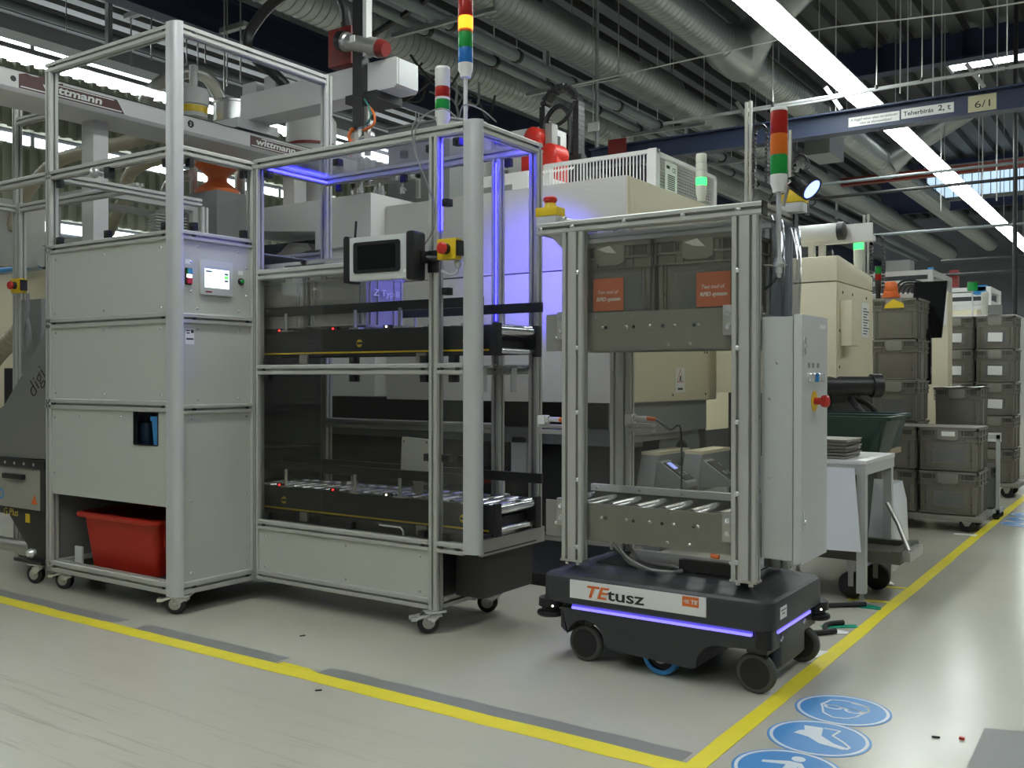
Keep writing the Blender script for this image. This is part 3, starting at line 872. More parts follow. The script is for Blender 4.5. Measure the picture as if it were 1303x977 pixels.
def conveyor(zt, label, stickers):
    """roller conveyor: zt is the top of the side frames"""
    y0, y1, xe, xl = 3.145, 3.475, -2.225, -3.78
    zb = zt - .115
    c = thing('roller_conveyor', label, 'conveyor', (-2.9, 3.3, zb))
    obj('side_frame', MB().box(xl, xe, y0, y0 + .035, zb, zt), M_BLACKM, c, bevel=.003)
    obj('side_frame', MB().box(xl, xe, y1 - .035, y1, zb, zt), M_BLACKM, c, bevel=.003)
    obj('yellow_stripe', MB().box(xl, xe - .03, y0 - .002, y0 + .002, zb + .010, zb + .017), M_YEL, c, 'thin yellow stripe')
    obj('frame_end_cap', MB().box(xe - .012, xe + .006, y0 - .004, y0 + .039, zb - .01, zt + .008), M_BLACK, c, bevel=.003)
    obj('frame_end_cap', MB().box(xe - .012, xe + .006, y1 - .039, y1 + .004, zb - .01, zt + .008), M_BLACK, c, bevel=.003)
    obj('end_plate', MB().box(xe - .05, xe - .042, y0 + .035, y1 - .035, zb, zt - .06), M_BLACKM, c)
    k = 0
    x = xe - .022
    while x > xl + .03:
        obj('roller', MB().lathe((x, y0 + .03, zt - .018), [(.010, 0), (.010, .008), (.024, .010), (.024, .260), (.010, .262), (.010, .27)], 16, YP), M_ROLLER, c)
        x -= .075
    obj('cross_tube', MB().cyl((xe - .02, y0 + .03, zb + .012), (xe - .02, y1 - .03, zb + .012), .012, 12), M_ROLLER, c)
    zg = zt + .075
    obj('guide_bar', MB().box(xl, -2.30, y0 + .01, y0 + .028, zg, zg + .042), M_BLACKM, c, 'black side guide bar on pins', bevel=.004)
    obj('guide_bar', MB().box(xl, -2.20, y1 - .03, y1 - .012, zg - .01, zg + .032), M_BLACKM, c, 'black side guide bar on pins', bevel=.004)
    for x in (-3.42, -2.98, -2.72, -2.36):
        m = MB().cyl((x, y0 - .006, zt), (x, y0 - .006, zg + .01), .008, 10)
        m.box(x - .028, x + .028, y0 - .016, y0 + .02, zt, zt + .008)
        obj('guide_pin', m, M_CHROME, c)
    for x in (-3.3, -2.9, -2.4):
        m = MB().cyl((x, y1 - .02, zt), (x, y1 - .02, zg), .007, 8)
        m.box(x - .02, x + .02, y1 - .035, y1, zt, zt + .008)
        obj('guide_pin', m, M_CHROME, c)
    for x, e in ((-3.47, E_REDLED), (-3.12, E_REDLED), (-2.80, E_WLED), (-2.55, E_WLED)):
        s_ = obj('sensor', MB().box(x - .02, x + .02, y0, y0 + .02, zt, zt + .014), M_BLACK, c)
        obj('sensor_led', MB().ball((x, y0 - .003, zt + .007), .005, 8), e, s_, 'lit sensor led')
    for x in stickers:
        s_ = obj('round_sticker', MB().lathe((x, y0, zt - .062), [(.017, 0), (.017, .001)], 20, (0, -1, 0)), M_YEL, c, 'round yellow sticker')
        obj('sticker_band', MB().box(x - .014, x + .03, y0 - .0018, y0 - .001, zt - .067, zt - .057), M_DARK, s_)
    for x in (-3.30, -2.60):
        obj('mount_bracket', MB().box(x - .025, x + .025, y0 - .012, y0 - .002, zb - .035, zb + .006), M_STEEL, c)
    return c


conveyor(1.262, 'upper black roller conveyor with yellow stripe inside the glazed enclosure', (-2.96, -2.37))
cl_ = conveyor(.535, 'lower black roller conveyor with yellow stripe inside the glazed enclosure', (-3.44, -2.385))
obj('allen_key', MB().tube([(-2.80, 3.10, .418), (-2.68, 3.10, .416), (-2.668, 3.10, .404), (-2.666, 3.10, .385)], .005, 6), M_CHROME)
tag(bpy.data.objects['allen_key'], 'bent hex key lying on the rail under the lower conveyor', 'tool')
wb = thing('white_panel_box', 'tilted white square box mounted above the lower conveyor', 'box', (-2.70, 3.24, .60))
R = Matrix.Rotation(math.radians(3), 3, 'Y')
obj('cover', MB().cbox((-2.71, 3.245, .70), (.165, .03, .17), R), M_PAPER, wb, bevel=.006)
obj('back_box', MB().cbox((-2.64, 3.275, .715), (.05, .03, .13), R), M_LIGHTGREY, wb)
obj('bracket', MB().box(-2.73, -2.69, 3.24, 3.26, .543, .63), M_STEEL, wb)
screws(wb, [(-2.71 + dx, 3.23, .70 + dz) for dx in (-.065, .065) for dz in (-.06, .07)], (0, -1, 0), .005)

# ------------------------------------------------------------------ totes


def tote(name, label, x, y, z, w, d, h, mat=M_TOTE, tab=None, pouch=0, group=None, nrib=1):
    """euro container: front face lower-left corner at x,y ; w along x, d along y"""
    t = thing(name, label, 'tote', (x + w / 2, y + d / 2, z), group)
    e = .010
    m = MB()
    m.stack(x + e, x + w - e, y + e, y + d - e, .012, [(.012, z), (.004, z + .02), (0, z + h - .002), (.006, z + h - .002), (.012, z + .02)], 2)
    body = m
    m = MB()
    for za, zb_, o_ in ((z + h - .016, z + h, 0), (z + h - .062, z + h - .054, .002), (z + h - .098, z + h - .091, .004)):
        m.box(x + o_, x + w - o_, y + o_, y + e + .004, za, zb_).box(x + o_, x + w - o_, y + d - e - .004, y + d - o_, za, zb_)
        m.box(x + o_, x + e + .004, y + o_, y + d - o_, za, zb_).box(x + w - e - .004, x + w - o_, y + o_, y + d - o_, za, zb_)
    for u in (.02, .24, .33, .67, .76, .975):          # webs between the bands
        xx = x + w * u
        m.box(xx - .002, xx + .002, y + .003, y + e + .004, z + h - .095, z + h - .01)
    for u in (.06, .35, .65, .94):
        yy = y + d * u
        m.box(x + w - e - .004, x + w - .003, yy - .002, yy + .002, z + h - .095, z + h - .01)
    obj('rim', m, mat, t)
    m = body
    for u in (.10, .135, .865, .90):
        xx = x + w * u
        m.box(xx - .0025, xx + .0025, y + .004, y + e + .006, z + .012, z + h - .095)
    for u in (.12, .30, .70, .88):
        yy = y + d * u
        m.box(x + w - e - .006, x + w - .004, yy - .003, yy + .003, z + .012, z + h - .095)
    m.box(x + .012, x + w - .012, y + .006, y + e + .004, z + .008, z + .016)
    obj('box_body', m, mat, t)
    for u in (.08, .72):
        obj('handle_recess', MB().box(x + w * u, x + w * (u + .2), y + .006, y + .012, z + h - .052, z + h - .02), M_TOTEDK, t)
    P = [(x + w * .33, z + h - .012), (x + w * .67, z + h - .012), (x + w * .67, z + h - .075), (x + w * .60, z + h - .086), (x + w * .40, z + h - .086), (x + w * .33, z + h - .075)]
    obj('grip_panel', MB().prism('y', P, y - .001, y + .008), M_TOTEG if mat is M_TOTE else mat, t, bevel=.003)
    obj('drain_hole', MB().lathe((x + w * .87, y + .0085, z + .075), [(.006, 0), (.006, .001)], 10, (0, -1, 0)).lathe((x + w * .13, y + .0085, z + .075), [(.006, 0), (.006, .001)], 10, (0, -1, 0)), M_INK, t)
    if pouch:
        rnd = random.Random(int(x * 1000 + z * 100))
        a = rnd.uniform(-.05, .05)
        m = MB().cbox((x + w * .5 + a * .1, y + .0045, z + h * .36), (w * .5, .003, h * .36), Matrix.Rotation(a, 3, 'Y'))
        p = obj('label_pouch', m, M_POUCH, t)
        if pouch > 1:
            obj('paper_slip', MB().cbox((x + w * .5 + a * .1, y + .002, z + h * .36), (w * .36, .001, h * .27), Matrix.Rotation(a, 3, 'Y')), M_PAPER if pouch == 2 else M_ORPAPER, p)
    if tab:
        obj('rim_label', MB().box(x + w * .40, x + w * .62, y - .0022, y - .001, z + h - .055, z + h - .024), tab, t)
    return t


tote('grey_tote', 'grey tote nearest the cabinet on the upper enclosed conveyor', -3.70, 3.165, 1.274, .365, .275, .315, mat=M_TOTE2)
tz = tote('grey_tote', 'grey tote lit blue at its end on the upper enclosed conveyor, with white lettering', -3.32, 3.165, 1.274, .385, .275, .315, mat=M_TOTE2)
text('lettering', 'Z Typ II', .042, (-2.934, 3.21, 1.415), YP, ZP, M_PAPER, tz, depth=.002, width=.17)
# ================================================================== DEVICES ON THE STATION


def signal_tower(label, x, y, zb, segs, r, cap=None, pole=None, base=None):
    """segs: list of (height, material, name) from bottom to top"""
    t = thing('signal_tower', label, 'signal light', (x, y, zb))
    z = zb
    if base:
        obj('foot', MB().lathe((x, y, z), [(.018, 0), (.018, .006), (.008, .010)], 16), M_WHITE, t)
    if pole:
        obj('pole', MB().cyl((x, y, z), (x, y, z + pole), .0085, 14), M_ALU_POST, t)
        z += pole
    for h, mt, nm in segs:
        rr = r if nm != 'socket' else r * 1.02
        if nm == 'socket':
            prof = [(r * .72, 0), (r * .78, h * .25), (r * 1.0, h * .55), (r * 1.0, h)]
        else:
            prof = [(r * .97, 0), (r, .002), (r, h - .004), (r * .94, h - .003), (r * .94, h)]
        obj(nm, MB().lathe((x, y, z), prof, 24), mt, t)
        z += h
    if cap:
        obj('cap', MB().lathe((x, y, z), [(r, 0), (r, .006), (r * .9, .012)], 24), cap, t)
    return t


signal_tower('tall signal tower with lit amber lens above red, green and blue lenses', -2.352, 3.115, 2.073,
             [(.055, M_WHITE, 'socket'), (.062, L_BLU, 'blue_lens'), (.062, L_GRN, 'green_lens'), (.012, L_AMB, 'amber_collar'), (.052, E_AMBER, 'amber_lens'), (.07, L_RED, 'red_lens')], .030, L_RED, pole=.185)
signal_tower('short signal tower with white body, red and green lenses on the enclosure roof', -2.458, 3.10, 2.072,
             [(.060, M_WHITE, 'socket'), (.006, M_WHITE, 'band'), (.042, L_GRN, 'green_lens'), (.010, M_WHITE, 'band'), (.042, L_RED, 'red_lens'), (.008, M_WHITE, 'band'), (.062, M_WHITE, 'sounder')], .031, M_WHITE)
cb = thing('signal_cable', 'grey cables looping from the roof signal towers down to the operator terminal', 'cable', (-2.47, 3.06, 1.6))
obj('cable', MB().tube([(-2.46, 3.06, 2.10), (-2.52, 3.055, 2.115), (-2.575, 3.05, 2.08), (-2.565, 3.05, 1.98), (-2.51, 3.05, 1.86), (-2.465, 3.055, 1.74), (-2.47, 3.05, 1.64), (-2.52, 3.02, 1.565), (-2.56, 3.0, 1.552)], .0032, 6, 6), M_CABLE, cb)
obj('cable', MB().tube([(-2.37, 3.09, 2.09), (-2.42, 3.06, 2.13), (-2.50, 3.052, 2.12), (-2.56, 3.05, 2.06), (-2.55, 3.05, 1.95), (-2.49, 3.05, 1.82), (-2.455, 3.05, 1.70), (-2.49, 3.04, 1.60), (-2.54, 3.01, 1.556)], .003, 6, 6), M_CABLE, cb)
obj('cable', MB().tube([(-2.37, 3.10, 2.10), (-2.34, 3.09, 2.14), (-2.28, 3.12, 2.12), (-2.26, 3.2, 2.085)], .003, 6, 6), M_CABLE, cb)

tm = thing('operator_terminal', 'white and black operator tablet terminal on an arm at the enclosure post', 'terminal', (-2.66, 2.98, 1.44))
yf = 2.945
ang = math.radians(4)
ctr = (-2.66, 2.97)
sh = MB().prism('y', rrect(-2.835, -2.505, 1.448, 1.628, .018, 4), yf + .004, yf + .045).turn(ang, ctr)
obj('housing', sh, M_LIGHTGREY, tm, bevel=.004)
for xa_, xb_ in ((-2.852, -2.822), (-2.528, -2.488)):
    obj('side_grip', MB().prism('y', rrect(xa_, xb_, 1.44, 1.636, .012, 4), yf - .002, yf + .075).turn(ang, ctr), M_BLACK, tm, bevel=.006)
bz = obj('screen_bezel', MB().prism('y', rrect(-2.80, -2.56, 1.478, 1.606, .012, 4), yf, yf + .006).turn(ang, ctr), M_BLACK, tm)
obj('screen', MB().box(-2.777, -2.583, yf - .0008, yf, 1.492, 1.592).turn(ang, ctr), M_SCREEN, bz)
obj('antenna', MB().cyl((-2.835, 2.985, 1.63), (-2.828, 2.985, 1.705), .005, 8), M_BLACK, tm)
obj('maker_label', MB().box(-2.545, -2.533, yf + .002, yf + .004, 1.472, 1.484).turn(ang, ctr), M_PAPER, tm)
arm = MB().cbox((-2.515, 3.02, 1.535), (.06, .04, .05))
arm.tube([(-2.50, 3.03, 1.535), (-2.47, 3.045, 1.53), (-2.44, 3.06, 1.53)], .013, 8).cbox((-2.475, 3.062, 1.52), (.05, .014, .09))
obj('mounting_arm', arm, M_BLACK, tm, bevel=.004)


def estop(label, x, y, z, face, s=.058, tilt=None, grey=False):
    """yellow emergency stop box centred at x,y,z with its button on the given face direction"""
    t = thing('emergency_stop', label, 'emergency stop', (x, y, z - s / 2))
    f = Vector(face)
    if face == (0, -1, 0):
        obj('housing', MB().box(x - s * .9, x + s * .9, y - s * .25, y + s * .55, z - s * .8, z + s * .8), M_YEL, t, bevel=.004)
        obj('back_box', MB().box(x + s * .9, x + s * 1.15, y - s * .2, y + s * .5, z - s * .55, z + s * .6), M_BLACK, t)
        c = Vector((x, y - s * .25, z))
    else:
        obj('back_box', MB().box(x - s * .75, x + s * .75, y - s * .5, y + s * .5, z - s * .6, z), M_LIGHTGREY, t, bevel=.003)
        obj('housing', MB().box(x - s * .8, x + s * .8, y - s * .55, y + s * .55, z, z + s * .55), M_YEL, t, bevel=.004)
        c = Vector((x, y, z + s * .55))
    obj('button_collar', MB().lathe(c, [(s * .42, 0), (s * .36, s * .30)], 20, f), M_YEL if face != (0, -1, 0) else M_BLACK, t)
    obj('button', MB().lathe(c + f * s * .28, [(s * .30, 0), (s * .46, s * .18), (s * .46, s * .34), (s * .36, s * .44)], 24, f), M_REDP, t, 'red mushroom button')
    return t


estop('yellow emergency stop box on the enclosure end beside the operator terminal', -2.385, 3.045, 1.562, (0, -1, 0), .052)
tag(obj('cable_gland', MB().lathe((-2.36, 3.075, 1.52), [(.012, 0), (.016, -.012), (.010, -.03)], 12).tube([(-2.36, 3.075, 1.495), (-2.36, 3.07, 1.47), (-2.385, 3.06, 1.46), (-2.43, 3.06, 1.48)], .005, 6, 4), M_LIGHTGREY), 'grey cable gland and lead under the yellow stop box', 'cable gland')

# ================================================================== MOBILE ROBOT
ro = thing('mobile_robot', 'low dark grey mobile robot with violet light band and white name plate', 'robot', (-1.505, 3.335, 0))
RX0, RX1, RY0, RY1 = -1.951, -1.061, 3.05, 3.622
obj('upper_shell', MB().stack(RX0, RX1, RY0, RY1, .055, [(.006, .218), (0, .224), (0, .300), (.004, .312), (.014, .320), (.060, .322), (.085, .336), (.105, .349), (.12, .352)], 7), M_ROBOT, ro, sharp=28)
obj('top_plate', MB().stack(RX0 + .16, RX1 - .16, RY0 + .13, RY1 - .13, .02, [(0, .352), (0, .356)]), M_DARK, ro)
obj('band_recess', MB().stack(RX0 + .03, RX1 - .03, RY0 + .034, RY1 - .034, .04, [(0, .19), (0, .222)]), M_BLACK, ro)
obj('light_band', MB().box(-1.82, -1.135, RY0 + .012, RY0 + .028, .198, .207), E_BAND, ro, 'lit violet light band')
obj('light_band', MB().box(-1.82, -1.135, RY1 - .028, RY1 - .012, .198, .207), E_BAND, ro, 'lit violet light band')
obj('light_band', MB().box(RX1 - .028, RX1 - .012, RY0 + .10, RY1 - .12, .198, .207), E_BAND, ro, 'lit violet light band')
obj('recess_glow', MB().box(-1.82, -1.135, RY0 + .016, RY0 + .03, .207, .221).box(RX1 - .03, RX1 - .016, RY0 + .10, RY1 - .12, .207, .221), E_BAND2, ro)  # recess above the band glows in place of spilled light
low = MB()
P = [(-1.868, .198), (-1.868, .125), (-1.85, .110), (-1.838, .110)]
for a in range(165, -1, -15):                       # left wheel arch
    P.append((-1.765 + .078 * math.cos(math.radians(a)), .085 + .078 * math.sin(math.radians(a))))
P += [(-1.66, .070), (-1.35, .056), (-1.33, .062)]
for a in range(180, 60, -15):
    P.append((-1.245 + .085 * math.cos(math.radians(a)), .075 + .075 * math.sin(math.radians(a))))
P += [(-1.19, .152), (-1.085, .158), (-1.085, .198)]
low.prism('y', P, RY0 + .016, RY1 - .016)
obj('lower_shell', low, M_ROBOT, ro, bevel=.004)
obj('end_shell', MB().stack(-1.16, -1.082, 3.185, 3.48, .03, [(.01, .062), (0, .075), (0, .19)]).box(-1.15, -1.0855, RY0 + .03, RY1 - .03, .14, .197), M_ROBOT, ro)
obj('corner_block', MB().stack(-1.13, -1.068, RY0 + .012, RY0 + .085, .02, [(0, .160), (0, .222)]), M_BLACK, ro)
for x, y in ((-1.785, 3.115), (-1.135, 3.115), (-1.785, 3.545), (-1.125, 3.555)):
    w = obj('swivel_wheel', MB().lathe((x, y - .018, .068), [(.050, 0), (.062, .003), (.068, .010), (.068, .026), (.062, .033), (.05, .036)], 28, YP), M_GREYRUB, ro)
    obj('wheel_disc', MB().lathe((x, y - .021, .068), [(.030, 0), (.052, .003), (.052, .039), (.03, .042)], 24, YP), M_BLACK, w)
    obj('wheel_fork', MB().box(x - .03, x + .03, y - .012, y + .012, .135, .165).cyl((x, y, .135), (x, y, .19), .018, 12), M_BLACK, w)
for y in (3.13, 3.52):
    w = obj('drive_wheel', MB().ring((-1.483, y - .02, .0695), .052, .0695, YP, .04, 32), M_BLACK, ro)
    obj('blue_tyre', MB().lathe((-1.483, y - .026, .0695), [(.052, 0), (.067, .0), (.0697, .004), (.0697, .046), (.052, .05), (.052, 0)], 32, YP, False), M_BLUEP, w, 'blue tyre')
    obj('wheel_disc', MB().lathe((-1.483, y - .012, .0695), [(.052, 0), (.052, .02)], 28, YP), M_BLACK, w)
    obj('wheel_hub', MB().lathe((-1.483, y - .022, .0695), [(.030, 0), (.030, .012)], 20, YP), M_WPAINT, w)
for x, y in ((-1.925, 3.085), (-1.085, 3.60)):
    s_ = obj('laser_scanner', MB().lathe((x, y, .158), [(.048, 0), (.052, .006), (.050, .016), (.034, .022), (.034, .03), (.046, .036), (.044, .066)], 24), M_BLACK, ro)
    obj('scanner_led', MB().ball((x + .03, y - .035, .20), .004, 8), E_WLED, s_)
pl = obj('name_plate', MB().box(-1.818, -1.286, RY0 - .004, RY0 + .002, .243, .309), M_PAPER, ro, 'white name plate with orange and black lettering')
M_ORINK = paint('orange_print', (.78, .17, .03), .5)
text('orange_letters', 'TE', .060, (-1.757, RY0 - .0045, .2535), XP, ZP, M_ORINK, pl, .25, .0012, width=.092)
text('black_letters', 'tusz', .058, (-1.662, RY0 - .0045, .2535), XP, ZP, M_INK, pl, 0, .0009, width=.148)
lg = obj('logo_tile', MB().box(-1.372, -1.312, RY0 - .0048, RY0 - .004, .272, .306), M_ORINK, pl, 'orange logo tile')
text('logo_letters', 'TE', .019, (-1.342, RY0 - .0052, .282), XP, ZP, M_PAPER, pl, .2, .0006, width=.025)
obj('logo_bars', MB().box(-1.364, -1.347, RY0 - .0056, RY0 - .0048, .2915, .294).box(-1.368, -1.347, RY0 - .0056, RY0 - .0048, .2875, .2895).box(-1.362, -1.347, RY0 - .0056, RY0 - .0048, .283, .285), M_PAPER, pl, kind='stuff')
ip = obj('info_label', MB().box(RX1 - .001, RX1 + .0012, 3.13, 3.195, .25, .29), M_PAPER, ro)
obj('label_print', MB().box(RX1 + .0012, RX1 + .0018, 3.138, 3.187, .276, .281).box(RX1 + .0012, RX1 + .0018, 3.15, 3.175, .264, .269), M_MIDGREY, ip, kind='stuff')
screws(ro, [(-1.082, y, z) for y, z in ((3.20, .165), (3.215, .170), (3.44, .175), (3.455, .180))], XP, .006)

# ================================================================== TRANSFER FRAME ON THE ROBOT
cf = thing('transfer_frame', 'aluminium transfer frame with two roller levels carried by the mobile robot', 'machine frame', (-1.5, 3.28, .356))
CY0, CY1 = 3.10, 3.47
ZT = 1.636
for x in (-1.889, -1.222):
    p = alu('front_post', cf, 'z', x, x + .09, CY0, CY0 + .046, .372, 1.592)
    f_ = obj('foot_bracket', MB().box(x - .002, x + .092, CY0 - .004, CY0 + .05, .364, .372), M_STEEL, p)
    obj('foot_bolt', MB().cyl((x + .022, CY0 + .012, .352), (x + .022, CY0 + .012, .364), .009, 8), M_CHROME, p)
    obj('foot_bolt', MB().cyl((x + .068, CY0 + .012, .352), (x + .068, CY0 + .012, .364), .009, 8), M_CHROME, p)
    screws(p, [(x + .068, CY0, z) for z in (1.44, 1.16, .92, .67, .42)] if x < -1.5 else [(x + .022, CY0, z) for z in (1.41, 1.15, .90, .66, .43)], (0, -1, 0), .009)
screws(cf, [(-1.132, CY0 + .03, z) for z in (1.15, .92, .67)], XP, .006)
alu('back_post', cf, 'z', -1.86, -1.77, CY1 - .046, CY1, .36, 1.592)
alu('back_post', cf, 'z', -1.222, -1.132, CY1 - .046, CY1, .36, 1.592)
alu('top_rail', cf, 'x', -2.0, -1.118, CY0, CY0 + .046, 1.592, ZT)
alu('top_rail', cf, 'x', -2.0, -1.118, CY1 - .046, CY1, 1.592, ZT)
alu('top_cross_rail', cf, 'y', -2.0, -1.955, CY0 + .046, CY1 - .046, 1.592, ZT)
alu('top_cross_rail', cf, 'y', -1.163, -1.118, CY0 + .046, CY1 - .046, 1.592, ZT)
obj('rail_end_cap', MB().box(-1.118, -1.113, CY0, CY0 + .046, 1.590, ZT + .001), M_BLACK, cf)
obj('rail_end_cap', MB().box(-1.118, -1.113, CY1 - .046, CY1, 1.590, ZT + .001), M_BLACK, cf)
obj('gusset_plate', MB().prism('y', [(-1.955, 1.592), (-1.89, 1.592), (-1.89, 1.535), (-1.91, 1.555), (-1.93, 1.575)], CY0 + .004, CY0 + .012), M_STEEL, cf)
screws(cf, [(x, CY0 + .004, 1.614) for x in (-1.985, -1.845, -1.63, -1.40, -1.20)], (0, -1, 0), .010)
obj('front_pane', MB().box(-1.80, -1.215, CY0 + .030, CY0 + .034, .445, 1.585), G_CART, cf, 'grey tinted front pane')
obj('top_pane', MB().box(-1.95, -1.165, CY0 + .046, CY1 - .046, 1.612, 1.616), G_ROOF, cf)
# bent clear film on the cabinet end
m = MB()
rings = []
for i in range(19):
    y = CY0 + .05 + (CY1 - CY0 - .05) * i / 18
    b = .016 + .007 * math.sin(i * .62) + .003 * math.sin(i * 1.3)
    front = [(-1.107 + b * math.sin(math.pi * min(1, (k / 9) ** 1.3)), y, 1.26 + .335 * k / 9) for k in range(10)]
    rings.append(front + [(x - .0015, y_, z) for x, y_, z in front[::-1]])
m.loft(rings)
obj('end_film', m, G_WAVY, cf, 'wavy clear plastic film')
for zt_, zl in ((1.291, 1.150), (.581, .445)):
    nm = 'upper' if zt_ > 1 else 'lower'
    y0 = CY0 + .046
    sp = obj('side_plate', MB().box(-1.985, -1.130, y0, y0 + .006, zl, zt_), M_PLATE, cf)
    screws(sp, [(-1.94, y0, zl + .05), (-1.74, y0, zl + .085), (-1.64, y0, zl + .085), (-1.545, y0, zl + .085), (-1.45, y0, zl + .085), (-1.36, y0, zl + .085), (-1.262, y0, zl + .085), (-1.475, y0, zl + .018), (-1.39, y0, zl + .018)], (0, -1, 0), .007)
    screws(sp, [(-1.725, y0, zl + .085), (-1.61, y0, zl + .085), (-1.495, y0, zl + .085), (-1.375, y0, zl + .085)], (0, -1, 0), .007, M_INK)
    screws(sp, [(-1.77, y0, zl + .125), (-1.62, y0, zl + .125), (-1.46, y0, zl + .125), (-1.30, y0, zl + .125)], (0, -1, 0), .003)
    obj('side_plate', MB().box(-1.985, -1.130, CY1 - .052, CY1 - .046, zl, zt_ - .02), M_PLATE, cf)
    for xa_, xb_ in ((-1.925, -1.891), (-1.262, -1.224)):
        bk = obj('clamp_block', MB().box(xa_, xb_, CY0 + .026, CY0 + .046, zl + .045, zl + .148), M_STEEL, cf, bevel=.002)
        for dz in (.075, .118):
            obj('clamp_bolt', MB().lathe(((xa_ + xb_) / 2, CY0 + .026, zl + dz), [(.010, 0), (.010, .003), (.006, .003), (.006, .001)], 12, (0, -1, 0)), M_CHROME, bk)
    for i in range(8):
        x = -1.93 + i * .108
        obj('roller', MB().lathe((x, y0 + .008, zt_ - (.045 if zt_ > 1 else .018)), [(.008, 0), (.008, .006), (.025, .008), (.025, .30), (.008, .302), (.008, .308)], 18, YP), M_ROLLER, cf)
    zg = zt_ + .042
    if nm == 'lower':
        g = obj('guide_rail', MB().box(-1.93, -1.225, CY1 - .075, CY1 - .052, zg - .028, zg), M_ALU_POST, cf, bevel=.004)
        screws(g, [(x, CY1 - .075, zg - .014) for x in (-1.90, -1.71, -1.53, -1.33)], (0, -1, 0), .006)
        obj('back_sheet', MB().box(-1.92, -1.23, CY1 - .058, CY1 - .052, zt_ - .03, zg - .028), M_DARK, cf)
for x, y in ((-1.96, CY0 + .02), (-1.735, CY1 - .06)):
    s_ = obj('sensor_bracket', MB().box(x - .04, x + .07, y, y + .035, .835, .850).box(x - .04, x + .07, y, y + .035, .858, .870), M_STEEL, cf)
    obj('sensor_head', MB().box(x - .05, x - .018, y, y + .04, .862, .905), M_WHITE, s_, bevel=.003)
    obj('sensor_barrel', MB().cyl((x - .018, y + .02, .89), (x + .04, y + .02, .89), .010, 12).cyl((x - .018, y + .02, .89), (x - .006, y + .02, .89), .014, 8), M_CHROME, s_)
    obj('sensor_plug', MB().cyl((x + .035, y + .02, .89), (x + .075, y + .02, .887), .009, 10), M_ORANGE, s_)
obj('sensor_cable', MB().tube([(-1.66, CY1 - .04, .887), (-1.62, CY1 - .06, .87), (-1.585, CY1 - .06, .85), (-1.55, CY1 - .05, .86), (-1.545, CY1 - .05, .70), (-1.545, CY1 - .05, .60)], .004, 6, 5), M_BLACK, cf)
obj('under_cable', MB().tube([(-1.70, 3.15, .44), (-1.66, 3.16, .40), (-1.63, 3.17, .368), (-1.55, 3.14, .362), (-1.45, 3.14, .362), (-1.47, 3.22, .362), (-1.60, 3.2, .38), (-1.66, 3.2, .43)], .006, 6, 6), M_CABLE, cf)
obj('under_cable', MB().tube([(-1.68, 3.15, .44), (-1.63, 3.15, .39), (-1.52, 3.13, .362), (-1.43, 3.17, .362), (-1.5, 3.24, .365)], .005, 6, 6), M_CABLE, cf)
obj('cable_guide', MB().box(-1.45, -1.20, 3.19, 3.22, .36, .40), M_BLACK, cf)
obj('air_plug', MB().cyl((-1.31, 3.145, .435), (-1.28, 3.145, .432), .008, 8), M_ORANGE, cf)
obj('air_plug', MB().cyl((-1.24, 3.14, .415), (-1.215, 3.14, .425), .006, 8), M_WHITE, cf)
lmp = obj('added_led_bar', MB().box(-1.999, -1.955, CY1, CY1 + .02, 1.50, 1.585), M_BLACK, cf)  # lamp bar added as a fixture for the blue spot
obj('added_led_window', MB().box(-1.995, -1.959, CY1 + .02, CY1 + .022, 1.51, 1.58), E_BLUE, lmp, 'lit blue window of the added lamp bar')
ld = bpy.data.lights.new('blue_fill_spot', 'SPOT')          # added blue spot that tints the machine panel behind the frame
ld.energy = 330
ld.color = (.10, .08, 1.0)
ld.spot_size = math.radians(30)
ld.spot_blend = 0.9
ld.shadow_soft_size = .03
lo = bpy.data.objects.new('blue_fill_spot', ld)
COL.objects.link(lo)
lo.location = (-1.977, CY1 + .04, 1.55)
lo.rotation_euler = (Vector((-3.14, 5.0, 1.70)) - lo.location).to_track_quat('-Z', 'Y').to_euler()

for x, mt, lab in ((-1.885, 2, 'grey tote with orange paper on the transfer frame, beside the left post'), (-1.538, 2, 'grey tote with orange paper on the transfer frame, beside the control cabinet')):
    t_ = tote('grey_tote', lab, x, 3.156, 1.272, .342, .255, .278, mat=M_TOTE)
    dx = .165 if x < -1.8 else .155
    pz = 1.272
    pc = obj('label_pouch', MB().cbox((x + dx + .04, 3.1575, pz + .088), (.22, .002, .135), Matrix.Rotation(-.04, 3, 'Y')), M_POUCH, t_)
    px = x + dx + (.0 if x < -1.8 else .075)
    cd = obj('orange_card', MB().cbox((px, 3.155, pz + .085), (.125, .001, .12)), M_ORPAPER, t_, 'orange card with white lettering')
    text('card_lettering', 'Test tool of', .019, (px - .045, 3.1542, pz + .088), XP, ZP, M_PAPER, cd, .2, 0, depth=.0003, width=.085)
    text('card_lettering', 'RFID system', .019, (px - .05, 3.1542, pz + .062), XP, ZP, M_PAPER, cd, .2, .0006, depth=.0003, width=.10)
    obj('torn_label', MB().prism('y', [(x + .12, pz + .255), (x + .17, pz + .265), (x + .20, pz + .235), (x + .155, pz + .24)], 3.153, 3.1545), M_PAPER, t_)

